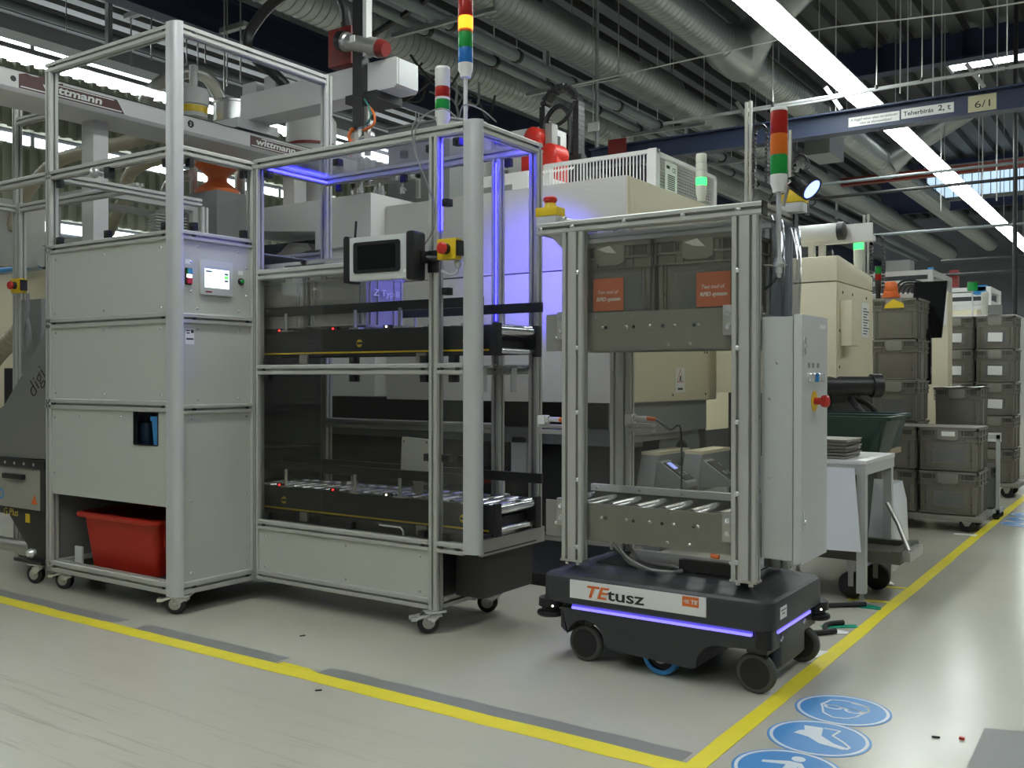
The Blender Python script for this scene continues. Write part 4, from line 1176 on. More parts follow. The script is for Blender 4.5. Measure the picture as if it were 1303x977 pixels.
cc = thing('control_cabinet', 'grey steel control cabinet hung on the end of the transfer frame', 'control cabinet', (-1.08, 3.26, .44))
obj('cabinet_body', MB().box(-1.128, -1.022, 3.135, 3.405, .447, 1.252), M_CABINET, cc, bevel=.004)
dr = obj('door', MB().box(-1.018, -.990, 3.128, 3.41, .440, 1.258), M_LIGHTGREY, cc, bevel=.004)
obj('door_gasket', MB().box(-1.024, -1.016, 3.145, 3.395, .457, 1.242), M_BLACK, cc)
for z in (1.155, .580):
    obj('door_lock', MB().prism('x', rrect(3.140, 3.160, z - .03, z + .03, .008, 3), -.990, -.986).lathe((-.986, 3.15, z), [(.007, 0), (.005, .004)], 10, XP), M_CHROME, dr)
obj('door_label', MB().box(-.990, -.9892, 3.325, 3.385, 1.218, 1.232), M_PAPER, dr)
for y, mt in ((3.200, M_CHROME), (3.245, M_BLUEP), (3.30, M_CHROME)):
    s_ = obj('selector_switch', MB().lathe((-.990, y, 1.052), [(.016, 0), (.016, .006), (.012, .010)], 16, XP), M_CHROME, dr)
    obj('switch_lever', MB().box(-.982, -.968, y - .005, y + .005, 1.035, 1.068), mt, s_) if False else None
    obj('switch_plate', MB().box(-.990, -.9895, y - .012, y + .012, 1.084, 1.10), M_MIDGREY, dr)
    obj('switch_knob', MB().cbox((-.976, y, 1.050), (.012, .008, .028)), mt, dr)
eb = obj('emergency_plate', MB().lathe((-.990, 3.258, .972), [(.034, 0), (.034, .002)], 24, XP), M_YEL, dr)
obj('emergency_button', MB().lathe((-.988, 3.258, .972), [(.012, 0), (.012, .022), (.018, .024), (.021, .034), (.021, .042), (.014, .048)], 20, XP), M_REDP, dr, 'red emergency button')
screws(cc, [(-1.10, 3.135, .98), (-1.075, 3.135, 1.10), (-1.10, 3.135, .72)], (0, -1, 0), .006)

signal_tower('signal tower on the transfer frame with red, orange and green lenses', -1.085, 3.175, 1.385,
             [(.012, M_WPAINT, 'nut'), (.0, M_WPAINT, 'nut')][:0] + [(.058, M_WHITE, 'socket'), (.066, L_GRN, 'green_lens'), (.070, L_AMB, 'orange_lens'), (.076, L_RED, 'red_lens')], .0285, M_WHITE, pole=.285)
st2 = thing('tower_mount', 'small white bracket and nut holding the signal tower pole on the frame', 'bracket', (-1.085, 3.16, 1.38))
obj('bracket_plate', MB().box(-1.13, -1.06, 3.160, 3.19, 1.425, 1.430), M_STEEL, st2)
obj('pole_nut', MB().lathe((-1.085, 3.175, 1.40), [(.013, 0), (.013, .02), (.020, .022), (.020, .034), (.014, .036), (.014, .05)], 8), M_LIGHTGREY, st2)
obj('lead', MB().tube([(-1.085, 3.175, 1.40), (-1.10, 3.165, 1.37), (-1.125, 3.15, 1.345)], .005, 6, 4), M_BLACK, st2)
bl = thing('blue_work_lamp', 'black finned warning lamp shining blue on top of the transfer frame', 'lamp', (-1.03, 3.2, 1.636))
ax = Vector((.75, -.18, -.62)).normalized()
c0 = Vector((-1.045, 3.22, 1.725))
obj('lamp_body', MB().lathe(c0, [(.012, 0), (.026, .01), (.034, .04), (.040, .062), (.040, .078)], 24, ax), M_BLACK, bl)
a_ = ax.orthogonal().normalized()
b_ = ax.cross(a_)
for k in range(10):
    t_ = 2 * math.pi * k / 10
    dd = a_ * math.cos(t_) + b_ * math.sin(t_)
    p = c0 + ax * .035 + dd * .034
    R = Matrix((dd, ax.cross(dd), ax)).transposed()
    obj('cooling_fin', MB().cbox(p, (.014, .004, .05), R), M_BLACK, bl)
obj('lens', MB().lathe(c0 + ax * .078, [(.034, 0), (.034, .002), (.030, .004)], 24, ax), E_LAMP, bl, 'lit blue lens')
obj('lamp_rim', MB().ring(c0 + ax * .07, .034, .041, ax, .012, 24), M_BLACK, bl)
obj('lamp_bracket', MB().tube([c0 + ax * .02, (-1.075, 3.24, 1.70), (-1.095, 3.25, 1.636)], .006, 8), M_STEEL, bl)
obj('lamp_lead', MB().tube([c0, (-1.075, 3.205, 1.715), (-1.10, 3.18, 1.68), (-1.115, 3.165, 1.645)], .004, 6, 4), M_BLACK, bl)
estop('yellow and grey emergency stop box on the left end of the transfer frame top', -1.977, 3.16, 1.669, (0, 0, 1), .060)
estop('yellow and grey emergency stop box on the frame top under the blue lamp', -1.110, 3.40, 1.669, (0, 0, 1), .056)
tag(obj('cable_plug', MB().cyl((-1.935, 3.16, 1.655), (-1.905, 3.16, 1.652), .012, 12).tube([(-1.91, 3.16, 1.652), (-1.88, 3.16, 1.645), (-1.84, 3.165, 1.641)], .006, 8), M_LIGHTGREY), 'light grey cable plug beside the left emergency stop box', 'plug')
hz = thing('air_hose_bundle', 'bundle of black hoses and fittings lying on the frame top rail', 'hose', (-1.74, 3.44, 1.64))
for k in range(4):
    obj('hose', MB().tube([(-1.90 + k * .02, 3.45, 1.645), (-1.86 + k * .015, 3.44, 1.665 + .006 * k), (-1.80, 3.45 - .006 * k, 1.672), (-1.74 + .01 * k, 3.45, 1.66), (-1.70, 3.455, 1.648)], .008, 8, 5), M_BLACK, hz)
obj('hose_bracket', MB().box(-1.71, -1.665, 3.43, 3.47, 1.637, 1.69), M_STEEL, hz)
# ================================================================== BIG MOULDING MACHINE BEHIND
im = thing('moulding_machine', 'large pale grey and cream moulding machine behind the conveyor enclosure', 'machine', (-4.2, 5.8, 0))
obj('guard_body', MB().box(-4.46, -2.606, 5.0, 6.34, 1.70, 2.225), M_IMM, im, bevel=.006)
obj('guard_body', MB().box(-4.455, -2.610, 5.004, 6.335, .90, 1.695), M_IMM, im, bevel=.006)
obj('cream_side', MB().box(-2.606, -2.600, 5.03, 6.33, .905, 2.222), M_CREAM, im, 'cream painted side of the machine', bevel=.002)
obj('cream_edge', MB().prism('z', [(-2.606, 5.0), (-2.600, 5.006), (-2.600, 5.03), (-2.606, 5.03)], .905, 2.222), M_CREAM, im)
obj('side_hatch', MB().box(-2.600, -2.596, 5.06, 5.72, 1.86, 2.10), M_CREAM, im, bevel=.002)
obj('front_seam', MB().box(-3.20, -3.194, 4.997, 5.001, .92, 2.21), M_MIDGREY, im)
obj('clamp_cover', MB().prism('y', [(-6.18, 2.18), (-5.0, 2.08), (-5.0, 1.95), (-4.47, 1.95), (-4.47, 2.30), (-6.18, 2.30)], 4.86, 6.2), M_WPAINT, im, bevel=.006)
obj('clamp_cover', MB().box(-5.0, -4.47, 4.90, 6.2, .92, 1.95), M_WPAINT, im, bevel=.006)
obj('mould_area', MB().box(-6.16, -5.01, 5.1, 6.0, 1.0, 2.07), M_BLACKM, im)
obj('ejector_guard', MB().prism('y', [(-5.62, 1.95), (-5.50, 1.99), (-5.42, 2.05), (-5.22, 2.03), (-5.18, 1.98), (-5.35, 1.955), (-5.62, 1.94)], 5.0, 5.09), M_STEEL, im)
obj('machine_bed', MB().box(-6.2, -2.75, 5.45, 6.5, .02, .90), M_DARK, im)
obj('added_dark_slab', MB().box(-5.25, -2.35, 4.10, 4.98, .0, .06), M_BLACK, im)  # added black slab, keeps this floor area dark and blocks light
obj('bed_beam', MB().box(-6.1, -2.72, 5.3, 5.44, .62, .72), M_MIDGREY, im)
obj('dark_shroud', MB().box(-2.75, -2.64, 5.05, 6.25, .70, .90), M_MIDGREY, im)
m = MB()
P = [(5.35, .62), (5.45, .70), (6.26, .70), (6.26, .30), (5.35, .30)]
hole = ell(5.93, .52, .12, .12, 0, 360, 20)
# plate with a round opening
ring0 = [(-2.68, y, z) for y, z in hole[:-1]]
out = []
for y, z in hole[:-1]:
    a = math.atan2(z - .52, y - 5.93)
    k = min(.30 / max(abs(math.cos(a)), 1e-3), .19 / max(abs(math.sin(a)), 1e-3))
    out.append((-2.68, 5.93 + k * math.cos(a), .52 + k * math.sin(a)))
m.loft([ring0, out, [(x - .02, y, z) for x, y, z in out], [(x - .02, y, z) for x, y, z in ring0], ring0], False)
obj('bored_plate', m, M_MIDGREY, im, 'dark plate with a round hole')
obj('slide_rail', MB().box(-2.70, -2.655, 5.2, 5.85, .66, .70), M_STEEL, im)
obj('junction_box', MB().box(-3.62, -3.50, 5.30, 5.42, .42, .66), M_LIGHTGREY, im, bevel=.004)
obj('motor_housing', MB().lathe((-4.0, 5.35, .50), [(.10, 0), (.13, .02), (.13, .25), (.09, .28)], 20, XP), M_BLACKM, im)
obj('valve_block', MB().box(-3.92, -3.76, 5.25, 5.44, .34, .46), M_REDM, im)
obj('valve_label', MB().box(-3.88, -3.82, 5.246, 5.25, .38, .41), M_PAPER, im)
# warning plate
ws = obj('warning_plate', MB().box(-2.600, -2.598, 5.655, 5.80, .955, 1.115), M_PAPER, im)
xw = -2.5975
tri = MB()
for r_, nm, mt, dx in ((.058, 'warning_triangle', M_REDP, 0), (.047, 'triangle_field', M_PAPER, .0006), ):
    P = [(5.727 + r_ * math.sin(a) * 1.0, 1.050 + r_ * math.cos(a)) for a in (0, math.radians(120), math.radians(240))]
    obj(nm, MB().prism('x', P, xw + dx, xw + dx + .0006), mt, ws)
obj('warning_figure', MB().box(xw + .0012, xw + .0018, 5.717, 5.737, 1.032, 1.062).box(xw + .0012, xw + .0018, 5.71, 5.744, 1.030, 1.036), M_INK, ws)
obj('warning_caption', MB().box(xw, xw + .0006, 5.69, 5.765, .972, .985), M_INK, ws)
screws(im, [(-2.600, y, z) for y, z in ((5.62, .94), (6.14, .94), (6.12, 1.22), (6.16, 1.22))], XP, .008, M_DARK)
# top guards
gr = thing('guard_railing', 'white guard railing with thin bars on top of the moulding machine', 'railing', (-3.1, 5.9, 2.23))
obj('corner_post', MB().box(-2.80, -2.74, 5.66, 5.72, 2.225, 2.53), M_WPAINT, gr)
obj('end_post', MB().box(-2.775, -2.74, 6.62, 6.67, 2.225, 2.50), M_WPAINT, gr)
obj('left_post', MB().box(-3.60, -3.55, 5.66, 5.72, 2.225, 2.52), M_WPAINT, gr)
obj('top_rail', MB().box(-3.6, -2.74, 5.675, 5.70, 2.505, 2.53), M_WPAINT, gr)
obj('side_rail', MB().box(-2.768, -2.74, 5.70, 6.66, 2.49, 2.515), M_WPAINT, gr)
m = MB()
for i in range(30):
    x = -3.54 + i * .025
    m.cyl((x, 5.687, 2.227), (x, 5.687, 2.51), .005, 6)
obj('bars', m, M_WPAINT, gr, kind='stuff')
m = MB()
for i in range(44):
    y = 5.72 + i * .021
    m.box(-2.757, -2.753, y, y + .004, 2.225, 2.49)
for i in range(12):
    m.box(-2.757, -2.753, 5.70, 6.63, 2.235 + i * .021, 2.239 + i * .021)
obj('mesh_screen', m, M_STEEL, gr, kind='stuff')
sg = obj('notice_plate', MB().box(-2.752, -2.746, 5.815, 5.995, 2.28, 2.475), M_PAPER, gr, 'white notice plate with small print')
text('plate_mark', 'CE', .045, (-2.7455, 5.92, 2.415), YP, ZP, M_INK, sg, depth=.0004)
m = MB()
for i in range(8):
    m.box(-2.746, -2.745, 5.85, 5.96, 2.295 + i * .013, 2.302 + i * .013)
m.box(-2.746, -2.745, 5.83, 5.88, 2.43, 2.45)
obj('plate_print', m, M_INK, sg, kind='stuff')
pc = thing('pump_unit', 'white boxed unit with a black coil cable on top of the machine', 'machine unit', (-3.75, 5.6, 2.23))
obj('unit_body', MB().box(-4.2, -3.62, 5.5, 6.0, 2.228, 2.46), M_WPAINT, pc, bevel=.006)
obj('unit_opening', MB().box(-4.05, -3.75, 5.496, 5.50, 2.30, 2.38), M_MIDGREY, pc)
obj('coil_cable', MB().tube([(-3.62 + .012 * i, 5.63 + .012 * (i % 2), 2.455 + .02 * (i % 2)) for i in range(24)], .006, 6), M_WHITE, pc)
wh = thing('white_hood', 'white box hood behind the enclosure roof, left of the red motors', 'machine hood', (-3.95, 5.9, 2.23))
obj('hood_body', MB().box(-4.42, -4.05, 6.42, 6.72, 2.23, 3.03), M_WPAINT, wh, bevel=.008)
obj('hood_socket', MB().box(-4.05, -4.01, 6.45, 6.56, 2.87, 2.96), M_BLACK, wh)
gh = thing('grey_hood', 'mid grey flat topped hood behind the enclosure roof, under the white robot arm', 'machine hood', (-4.5, 5.8, 2.3))
obj('hood_body', MB().prism('z', [(-4.75, 5.35), (-4.18, 5.35), (-4.05, 5.6), (-4.25, 5.95), (-4.75, 5.95)], 2.305, 2.86), M_MIDGREY, gh, bevel=.006)
obj('hood_lid', MB().prism('z', [(-4.76, 5.34), (-4.17, 5.34), (-4.04, 5.6), (-4.25, 5.96), (-4.76, 5.96)], 2.86, 2.875), M_MIDGREY, gh)
signal_tower('slim pale signal tower with lit green band on the cream machine top', -2.57, 5.99, 2.22, [(.10, L_CLR, 'socket'), (.05, E_GREEN, 'green_lens'), (.045, L_CLR, 'clear_lens'), (.006, M_LIGHTGREY, 'band'), (.045, L_CLR, 'clear_lens'), (.006, M_LIGHTGREY, 'band'), (.045, L_CLR, 'clear_lens')], .036, L_CLR)

# temperature control units seen through the transfer frame
for x, yo, lab, e in ((-2.545, 0, 'grey temperature control unit with blue display seen through the transfer frame', E_DISP), (-2.36, .22, 'grey temperature control unit with dark display beside the one with blue display', M_DARK)):
    u = thing('control_unit', lab, 'control unit', (x - .1, 5.45 + yo, 0))
    obj('unit_body', MB().prism('x', [(5.32 + yo, .0), (5.32 + yo, .20), (5.25 + yo, .20), (5.22 + yo, .36), (5.30 + yo, .58), (5.75 + yo, .58), (5.75 + yo, 0)], x - .115, x), M_MIDGREY, u, bevel=.006)
    obj('unit_top', MB().box(x - .118, x - .0, 5.31 + yo, 5.76 + yo, .58, .60), M_CREAM, u)
    # sloping keypad on the aisle side
    obj('control_panel', MB().prism('y', [(x, .545), (x + .02, .55), (x + .20, .43), (x + .20, .40), (x, .38)], 5.27 + yo, 5.42 + yo), M_MIDGREY, u, bevel=.005)
    R = Matrix.Rotation(math.radians(33.7), 3, 'Y')
    pn = obj('keypad', MB().cbox((x + .112, 5.345 + yo, .492), (.17, .12, .006), R), M_DARK, u)
    obj('display', MB().cbox((x + .075, 5.335 + yo, .521), (.06, .055, .004), R), e, pn)
    obj('keys', MB().cbox((x + .14, 5.32 + yo, .479), (.03, .03, .006), R).cbox((x + .14, 5.37 + yo, .479), (.03, .03, .006), R).cbox((x + .08, 5.385 + yo, .519), (.03, .02, .006), R), M_PIPE, pn, kind='stuff')
    obj('knob', MB().lathe((x + .17, 5.30 + yo, .24), [(.022, 0), (.018, .02)], 14, (0, -1, 0)), M_ORANGE, u)
    obj('front_door', MB().box(x - .0, x + .005, 5.34 + yo, 5.70 + yo, .04, .36), M_LIGHTGREY, u)

# ================================================================== CREAM MACHINE ON THE RIGHT
cm = thing('moulding_machine', 'cream moulding machine behind the white table, with a grey box on its side', 'machine', (-2.1, 6.6, 0))
cx = -1.742
obj('upper_body', MB().prism('x', [(6.2, 1.665), (6.2, 1.822), (6.235, 1.828), (7.08, 1.76), (7.08, 1.665)], -2.6, cx), M_CREAM, cm, bevel=.006)
obj('lower_body', MB().box(-2.55, cx - .004, 6.205, 7.08, .95, 1.66), M_CREAM, cm, bevel=.006)
obj('side_sheet', MB().box(cx - .004, cx + .002, 6.225, 7.075, .955, 1.655), M_CREAM, cm, bevel=.002)
obj('base_frame', MB().box(-2.5, cx - .06, 6.3, 7.0, .02, .95), M_DARK, cm)
obj('side_box', MB().box(cx + .002, cx + .075, 6.26, 6.44, 1.255, 1.545), M_CREAM, cm, bevel=.006)
pl2 = obj('instruction_plate', MB().box(cx + .002, cx + .005, 6.78, 6.96, 1.33, 1.565), M_PAPER, cm)
m = MB()
for i in range(10):
    m.box(cx + .005, cx + .006, 6.81 + .01 * (i % 2), 6.90 + .03 * (i % 3), 1.35 + i * .019, 1.357 + i * .019)
obj('plate_print', m, M_INK, pl2, kind='stuff')
screws(cm, [(cx + .002, y, z) for y, z in ((6.32, 1.60), (6.55, 1.60), (6.9, 1.60), (6.25, 1.35), (6.25, 1.12), (6.25, .99), (7.0, 1.0))], XP, .010, M_DARK)
cyl = obj('drive_cylinder', MB().lathe((cx - .2, 6.1, 1.0), [(.06, 0), (.06, .46), (.075, .46), (.075, .52), (.05, .53)], 24, (.45, .35, 0)), M_BLACKM, cm, 'black drive cylinder')
obj('hose_mess', MB().tube([(-1.7, 6.35, .92), (-1.62, 6.3, .84), (-1.6, 6.4, .78), (-1.7, 6.5, .74)], .02, 8, 5).tube([(-1.72, 6.5, .92), (-1.6, 6.5, .86), (-1.58, 6.55, .76)], .018, 8, 5), M_DARK, cm)
signal_tower('slim pale signal tower with lit green band on the cream machine behind the table', cx - .03, 6.82, 1.765, [(.165, L_CLR, 'socket'), (.045, E_GREEN, 'green_lens'), (.05, L_CLR, 'clear_lens'), (.005, M_LIGHTGREY, 'band'), (.05, L_CLR, 'clear_lens')], .033, L_CLR)
rg = thing('handling_robot', 'white handling robot beam with a pale motor cylinder over the cream machine', 'robot', (-1.9, 6.9, 1.9))
obj('robot_beam', MB().box(-2.1, -1.62, 6.58, 6.66, 1.955, 1.99), M_WPAINT, rg)
obj('end_plate', MB().box(-1.80, -1.617, 6.56, 6.58, 1.95, 2.07), M_WPAINT, rg, bevel=.003)
obj('motor_cylinder', MB().lathe((-2.10, 6.50, 2.02), [(.05, 0), (.056, .02), (.056, .27), (.05, .29)], 24, XP), M_LIGHTGREY, rg)
obj('motor_end', MB().lathe((-1.82, 6.50, 2.02), [(.06, 0), (.06, .04), (.03, .05)], 20, XP), M_BLACK, rg)
obj('support_leg', MB().box(-2.05, -2.01, 6.6, 6.64, 1.80, 1.96).box(-1.98, -1.94, 6.6, 6.64, 1.80, 1.96), M_WPAINT, rg)
for x, y, z0, z1, lab in ((-3.0, 8.0, 1.0, 3.42, 'tall thin pole with cable chain loop left of the frame signal tower'), (-2.655, 8.0, 1.0, 3.12, 'tall thin pole with cable chain loop right of the frame signal tower'), (-2.42, 9.6, 1.0, 2.62, 'thin grey pole with chain behind the white robot beam')):
    p = thing('chain_pole', lab, 'pole', (x, y, z0))
    obj('pole_profile', MB().box(x - .035, x - .012, y, y + .03, z0, z1).box(x + .004, x + .024, y, y + .03, z0, z1 + .005), M_DOLLY, p)
    m = MB()
    zc = z1 - .28
    for i in range(26):
        a = math.pi * i / 14 if i < 14 else math.pi
        if i < 14:
            c = (x + .09 - .055 * math.cos(a), y + .05, zc + .07 * math.sin(a))
        else:
            c = (x + .145, y + .05, zc - .035 * (i - 13))
        m.cbox(c, (.022, .05, .022), Matrix.Rotation(-a, 3, 'Y'))
    for i in range(14):
        m.cbox((x + .035, y + .05, zc - .035 * i), (.022, .05, .022))
    obj('cable_chain', m, M_BLACKM, p, kind='stuff')
    obj('pole_foot', MB().box(x - .08, x + .08, y - .05, y + .1, 0, z0), M_DARK, p)

# ================================================================== TABLE, BINS, TROLLEY
tb = thing('work_table', 'pale steel table with a white plastic sheet hanging at its front', 'table', (-1.6, 4.87, 0))
obj('table_top', MB().box(-1.66, -1.155, 4.585, 5.155, .648, .668), M_WPAINT, tb, bevel=.003)
obj('apron', MB().box(-1.66, -1.157, 4.59, 4.62, .60, .648).box(-1.19, -1.157, 4.62, 5.12, .60, .648).box(-1.66, -1.157, 5.12, 5.15, .6, .648), M_CABINET, tb)
for y in (4.60, 5.10):
    for x in (-1.66, -1.20):
        lg_ = obj('leg', MB().box(x, x + .04, y, y + .04, .05, .61), M_CABINET, tb)
        obj('levelling_foot', MB().lathe((x + .02, y + .02, 0), [(.03, 0), (.03, .008), (.012, .02), (.008, .055)], 14), M_STEEL, lg_)
sh_ = obj('hanging_sheet', MB().add([(-1.64, 4.577, .632), (-1.205, 4.577, .632), (-1.17, 4.56, .25), (-1.64, 4.55, .24), (-1.64, 4.584, .632), (-1.205, 4.584, .632), (-1.17, 4.567, .25), (-1.64, 4.557, .24)], [(0, 1, 2, 3), (7, 6, 5, 4), (0, 4, 5, 1), (1, 5, 6, 2), (2, 6, 7, 3), (3, 7, 4, 0)]), M_SHEET, None)
tag(sh_, 'white translucent plastic sheet hanging from the table front', 'plastic sheet')
gb = MB()
tag(obj('table_bin', MB().stack(-1.45, -1.21, 4.72, 5.0, .03, [(.03, .224), (0, .58), (.01, .58), (.04, .235)]), M_GREEN), 'dark green bin hanging under the white table', 'bin')
tag(obj('white_bag', MB().stack(-1.40, -1.15, 5.2, 5.5, .05, [(.05, .03), (.0, .15), (.01, .40), (.03, .50)]), M_SHEET), 'white plastic bag standing behind the table legs', 'bag')
bn = thing('bench', 'low beige topped bench carrying two dark green bins', 'bench', (-1.65, 5.7, 0))
obj('bench_top', MB().box(-1.86, -1.31, 5.22, 6.0, .615, .645), M_WOOD, bn)
for x in (-1.84, -1.40):
    for y in (5.30, 5.92):
        obj('leg', MB().box(x, x + .04, y, y + .04, 0, .615), M_CABINET, bn)
for y, x1, mt, lab in ((5.24, -1.20, M_GREEN, 'nearer dark green bin on the bench behind the table'), (5.66, -1.255, M_TEAL, 'farther dark teal bin on the bench behind the table')):
    b = thing('green_bin', lab, 'bin', (-1.5, y + .2, .646))
    obj('bin_body', MB().stack(x1 - .62, x1 - .02, y + .01, y + .37, .03, [(.05, .646), (0, .83), (.012, .83), (.06, .66)]), mt, b)
    obj('bin_rim', MB().stack(x1 - .64, x1, y - .01, y + .39, .035, [(0, .825), (0, .845), (.03, .845), (.03, .825)]), mt, b)
    obj('corner_rib', MB().prism('y', [(x1 - .11, .66), (x1 - .07, .66), (x1 - .045, .82), (x1 - .055, .82)], y + .012, y + .02), M_WPAINT if False else mt, b)
for i in range(6):
    z = .669 + i * .0155
    a = tag(obj('flat_tray', MB().stack(-1.65, -1.245 + .006 * (i % 2), 4.60, 4.86, .01, [(.01, z), (0, z + .013), (.008, z + .013), (.015, z + .003)], 3), M_DOLLY), ['lowest', 'second', 'third', 'fourth', 'fifth', 'topmost'][i] + ' grey tray of the flat stack on the table beside the green bins', 'tray', 'flat trays stacked on the table')
M_TROLLEY = paint('dark_olive_trolley_steel', (.10, .098, .075), .5, .3, .15, 12)
tr = thing('parts_trolley', 'low dark grey trolley frame pushed under the white table', 'trolley', (-1.4, 4.85, 0))
obj('trolley_frame', MB().box(-1.64, -1.06, 4.66, 4.70, .19, .245).box(-1.64, -1.06, 5.02, 5.06, .19, .245).box(-1.06, -1.02, 4.66, 5.06, .19, .25).box(-1.68, -1.64, 4.66, 5.06, .19, .245), M_TROLLEY, tr)
obj('trolley_deck', MB().box(-1.64, -1.06, 4.70, 5.02, .21, .22), M_TROLLEY, tr)
obj('corner_angle', MB().box(-1.02, -.985, 4.70, 4.98, .20, .245), M_STEEL, tr)
obj('push_bar', MB().tube([(-1.0, 4.75, .245), (-1.06, 4.80, .36), (-1.12, 4.84, .45)], .011, 8), M_STEEL, tr)
for x, y in ((-1.25, 4.72), (-1.20, 4.98)):
    w = obj('wheel', MB().lathe((x, y - .02, .064), [(.045, 0), (.060, .004), (.064, .012), (.064, .03), (.060, .038), (.045, .042)], 24, YP), M_RUBBER, tr)
    obj('wheel_fork', MB().box(x - .02, x + .02, y - .03, y + .03, .132, .19).box(x - .012, x + .012, y - .028, y - .022, .06, .17), M_STEEL, w)

# ================================================================== TOTE STACKS ON DOLLIES


def dolly(label, x0, x1, y0, y1, zt, r=.05):
    d = thing('tote_dolly', label, 'dolly', ((x0 + x1) / 2, (y0 + y1) / 2, 0))
    obj('deck_frame', MB().box(x0, x1, y0, y0 + .05, zt - .035, zt).box(x0, x1, y1 - .05, y1, zt - .035, zt).box(x0, x0 + .05, y0 + .05, y1 - .05, zt - .035, zt).box(x1 - .05, x1, y0 + .05, y1 - .05, zt - .035, zt).box(x0, x1, (y0 + y1) / 2 - .03, (y0 + y1) / 2 + .03, zt - .03, zt - .002), M_DOLLY, d, bevel=.003)
    for x in (x0 + .10, x1 - .10):
        for y in (y0 + .07, y1 - .07):
            w = obj('wheel', MB().lathe((x, y - .015, r), [(r * .75, 0), (r * .95, .003), (r, .008), (r, .022), (r * .95, .027), (r * .75, .03)], 20, YP), M_RUBBER, d)
            obj('wheel_fork', MB().prism('y', [(x - .012, r - .01), (x + .012, r - .01), (x + .035, zt - .036), (x - .035, zt - .036)], y - .022, y - .018).prism('y', [(x - .012, r - .01), (x + .012, r - .01), (x + .035, zt - .036), (x - .035, zt - .036)], y + .018, y + .022), M_STEEL, w)
    return d


# near stack, two wide
dolly('grey dolly under the near two by two stack of totes', -1.86, -1.04, 7.12, 7.62, .112)
tote('grey_tote', 'lower right grey tote of the near dolly stack, with document pouch', -1.448, 7.13, .114, .388, .44, .296, pouch=1)
tote('grey_tote', 'upper right grey tote of the near dolly stack, with white rim label', -1.450, 7.13, .412, .388, .44, .296, pouch=1, tab=M_PAPER)
tote('grey_tote', 'lower left grey tote of the near dolly stack, beside the table leg', -1.845, 7.13, .114, .388, .44, .296, pouch=1)
tote('grey_tote', 'upper left grey tote of the near dolly stack, beside the green bins', -1.845, 7.13, .412, .388, .44, .296)
lid = obj('flat_sheet_lid', MB().box(-1.845, -1.065, 7.13, 7.57, .709, .713), M_TOTE)
tag(lid, 'thin grey sheet covering the near dolly stack', 'lid')
# tall stack with the yellow tag
dolly('grey dolly under the tall stack with the yellow tag', -1.93, -1.53, 7.66, 8.14, .10)
names = ['lowest', 'second lowest', 'middle', 'second highest', 'topmost']
for i in range(5):
    z = .102 + i * .3105
    tt = tote('grey_tote', names[i] + ' grey tote of the tall stack beside the cream machine' + (', with a yellow tag' if i == 4 else ''), -1.902, 7.67, z, .342, .44, .308, pouch=1 if i in (1, 2) else 0)
    if i == 4:
        yt = obj('yellow_tag', MB().prism('y', [(-1.80, z + .235), (-1.655, z + .235), (-1.665, z + .27), (-1.735, z + .302), (-1.79, z + .262)], 7.662, 7.668), M_YEL)
        tag(yt, 'yellow paper tag on the rim of the tall tote stack', 'tag')
# middle stack with a paper cover
dolly('grey dolly under the stack with white paper cover', -1.56, -1.16, 8.16, 8.62, .058, .012) if False else None
for i in range(3):
    z = .06 + i * .3055
    tote('grey_tote', ['lowest', 'middle', 'topmost'][i] + ' grey tote of the stack under the white paper cover', -1.545, 8.17, z, .34, .42, .303)
tag(obj('base_board', MB().box(-1.55, -1.20, 8.17, 8.60, .0, .058), M_DOLLY), 'flat base board under the paper covered tote stack', 'board')
pp = MB()
pp.loft([[(-1.55 + .36 * j / 6, 8.15 + .46 * i / 4, .978 + .006 * math.sin(j * 2.1 + i) + .003) for j in range(7)] for i in range(5)], caps=False, close=False)
tag(obj('paper_cover', pp, M_PAPER), 'crumpled white paper cover on the shortest tote stack', 'paper')
# far stacks
dolly('far grey dolly under the two tallest tote columns', -1.80, -1.08, 9.38, 9.86, .13)
for c, (x, nm) in enumerate(((-1.765, 'left'), (-1.437, 'right'))):
    for i in range(5):
        z = .132 + i * .2935
        tote('grey_tote', ['lowest', 'second', 'third', 'fourth', 'topmost'][i] + (' grey tote in the far column beside the tall stack' if c == 0 else ' grey tote in the far column nearest the yellow line'), x, 9.4, z, .322, .42, .2915, pouch=2 if i in (2, 3, 4) or (c == 1 and i == 1) else 0)
# little trolley beside the stacks
lt = thing('small_trolley', 'small grey trolley with a white sign between the tote stacks', 'trolley', (-1.1, 8.0, 0))
obj('trolley_frame', MB().box(-1.155, -1.13, 7.9, 7.92, .05, .61).box(-1.06, -1.035, 7.9, 7.92, .05, .63).box(-1.155, -1.035, 7.9, 7.92, .60, .63).box(-1.155, -1.035, 7.9, 8.14, .05, .075), M_CABINET, lt)
obj('white_sign', MB().box(-1.175, -1.122, 7.885, 7.895, .425, .61), M_PAPER, lt)
for y in (7.93, 8.11):
    obj('wheel', MB().lathe((-1.06, y - .012, .026), [(.02, 0), (.026, .004), (.026, .018), (.02, .022)], 14, YP), M_RUBBER, lt)
tote('grey_tote', 'small dark tote on the little trolley between the stacks', -1.178, 7.93, .078, .12, .20, .32, mat=M_MIDGREY)

# ================================================================== FAR MACHINES ON THE RIGHT


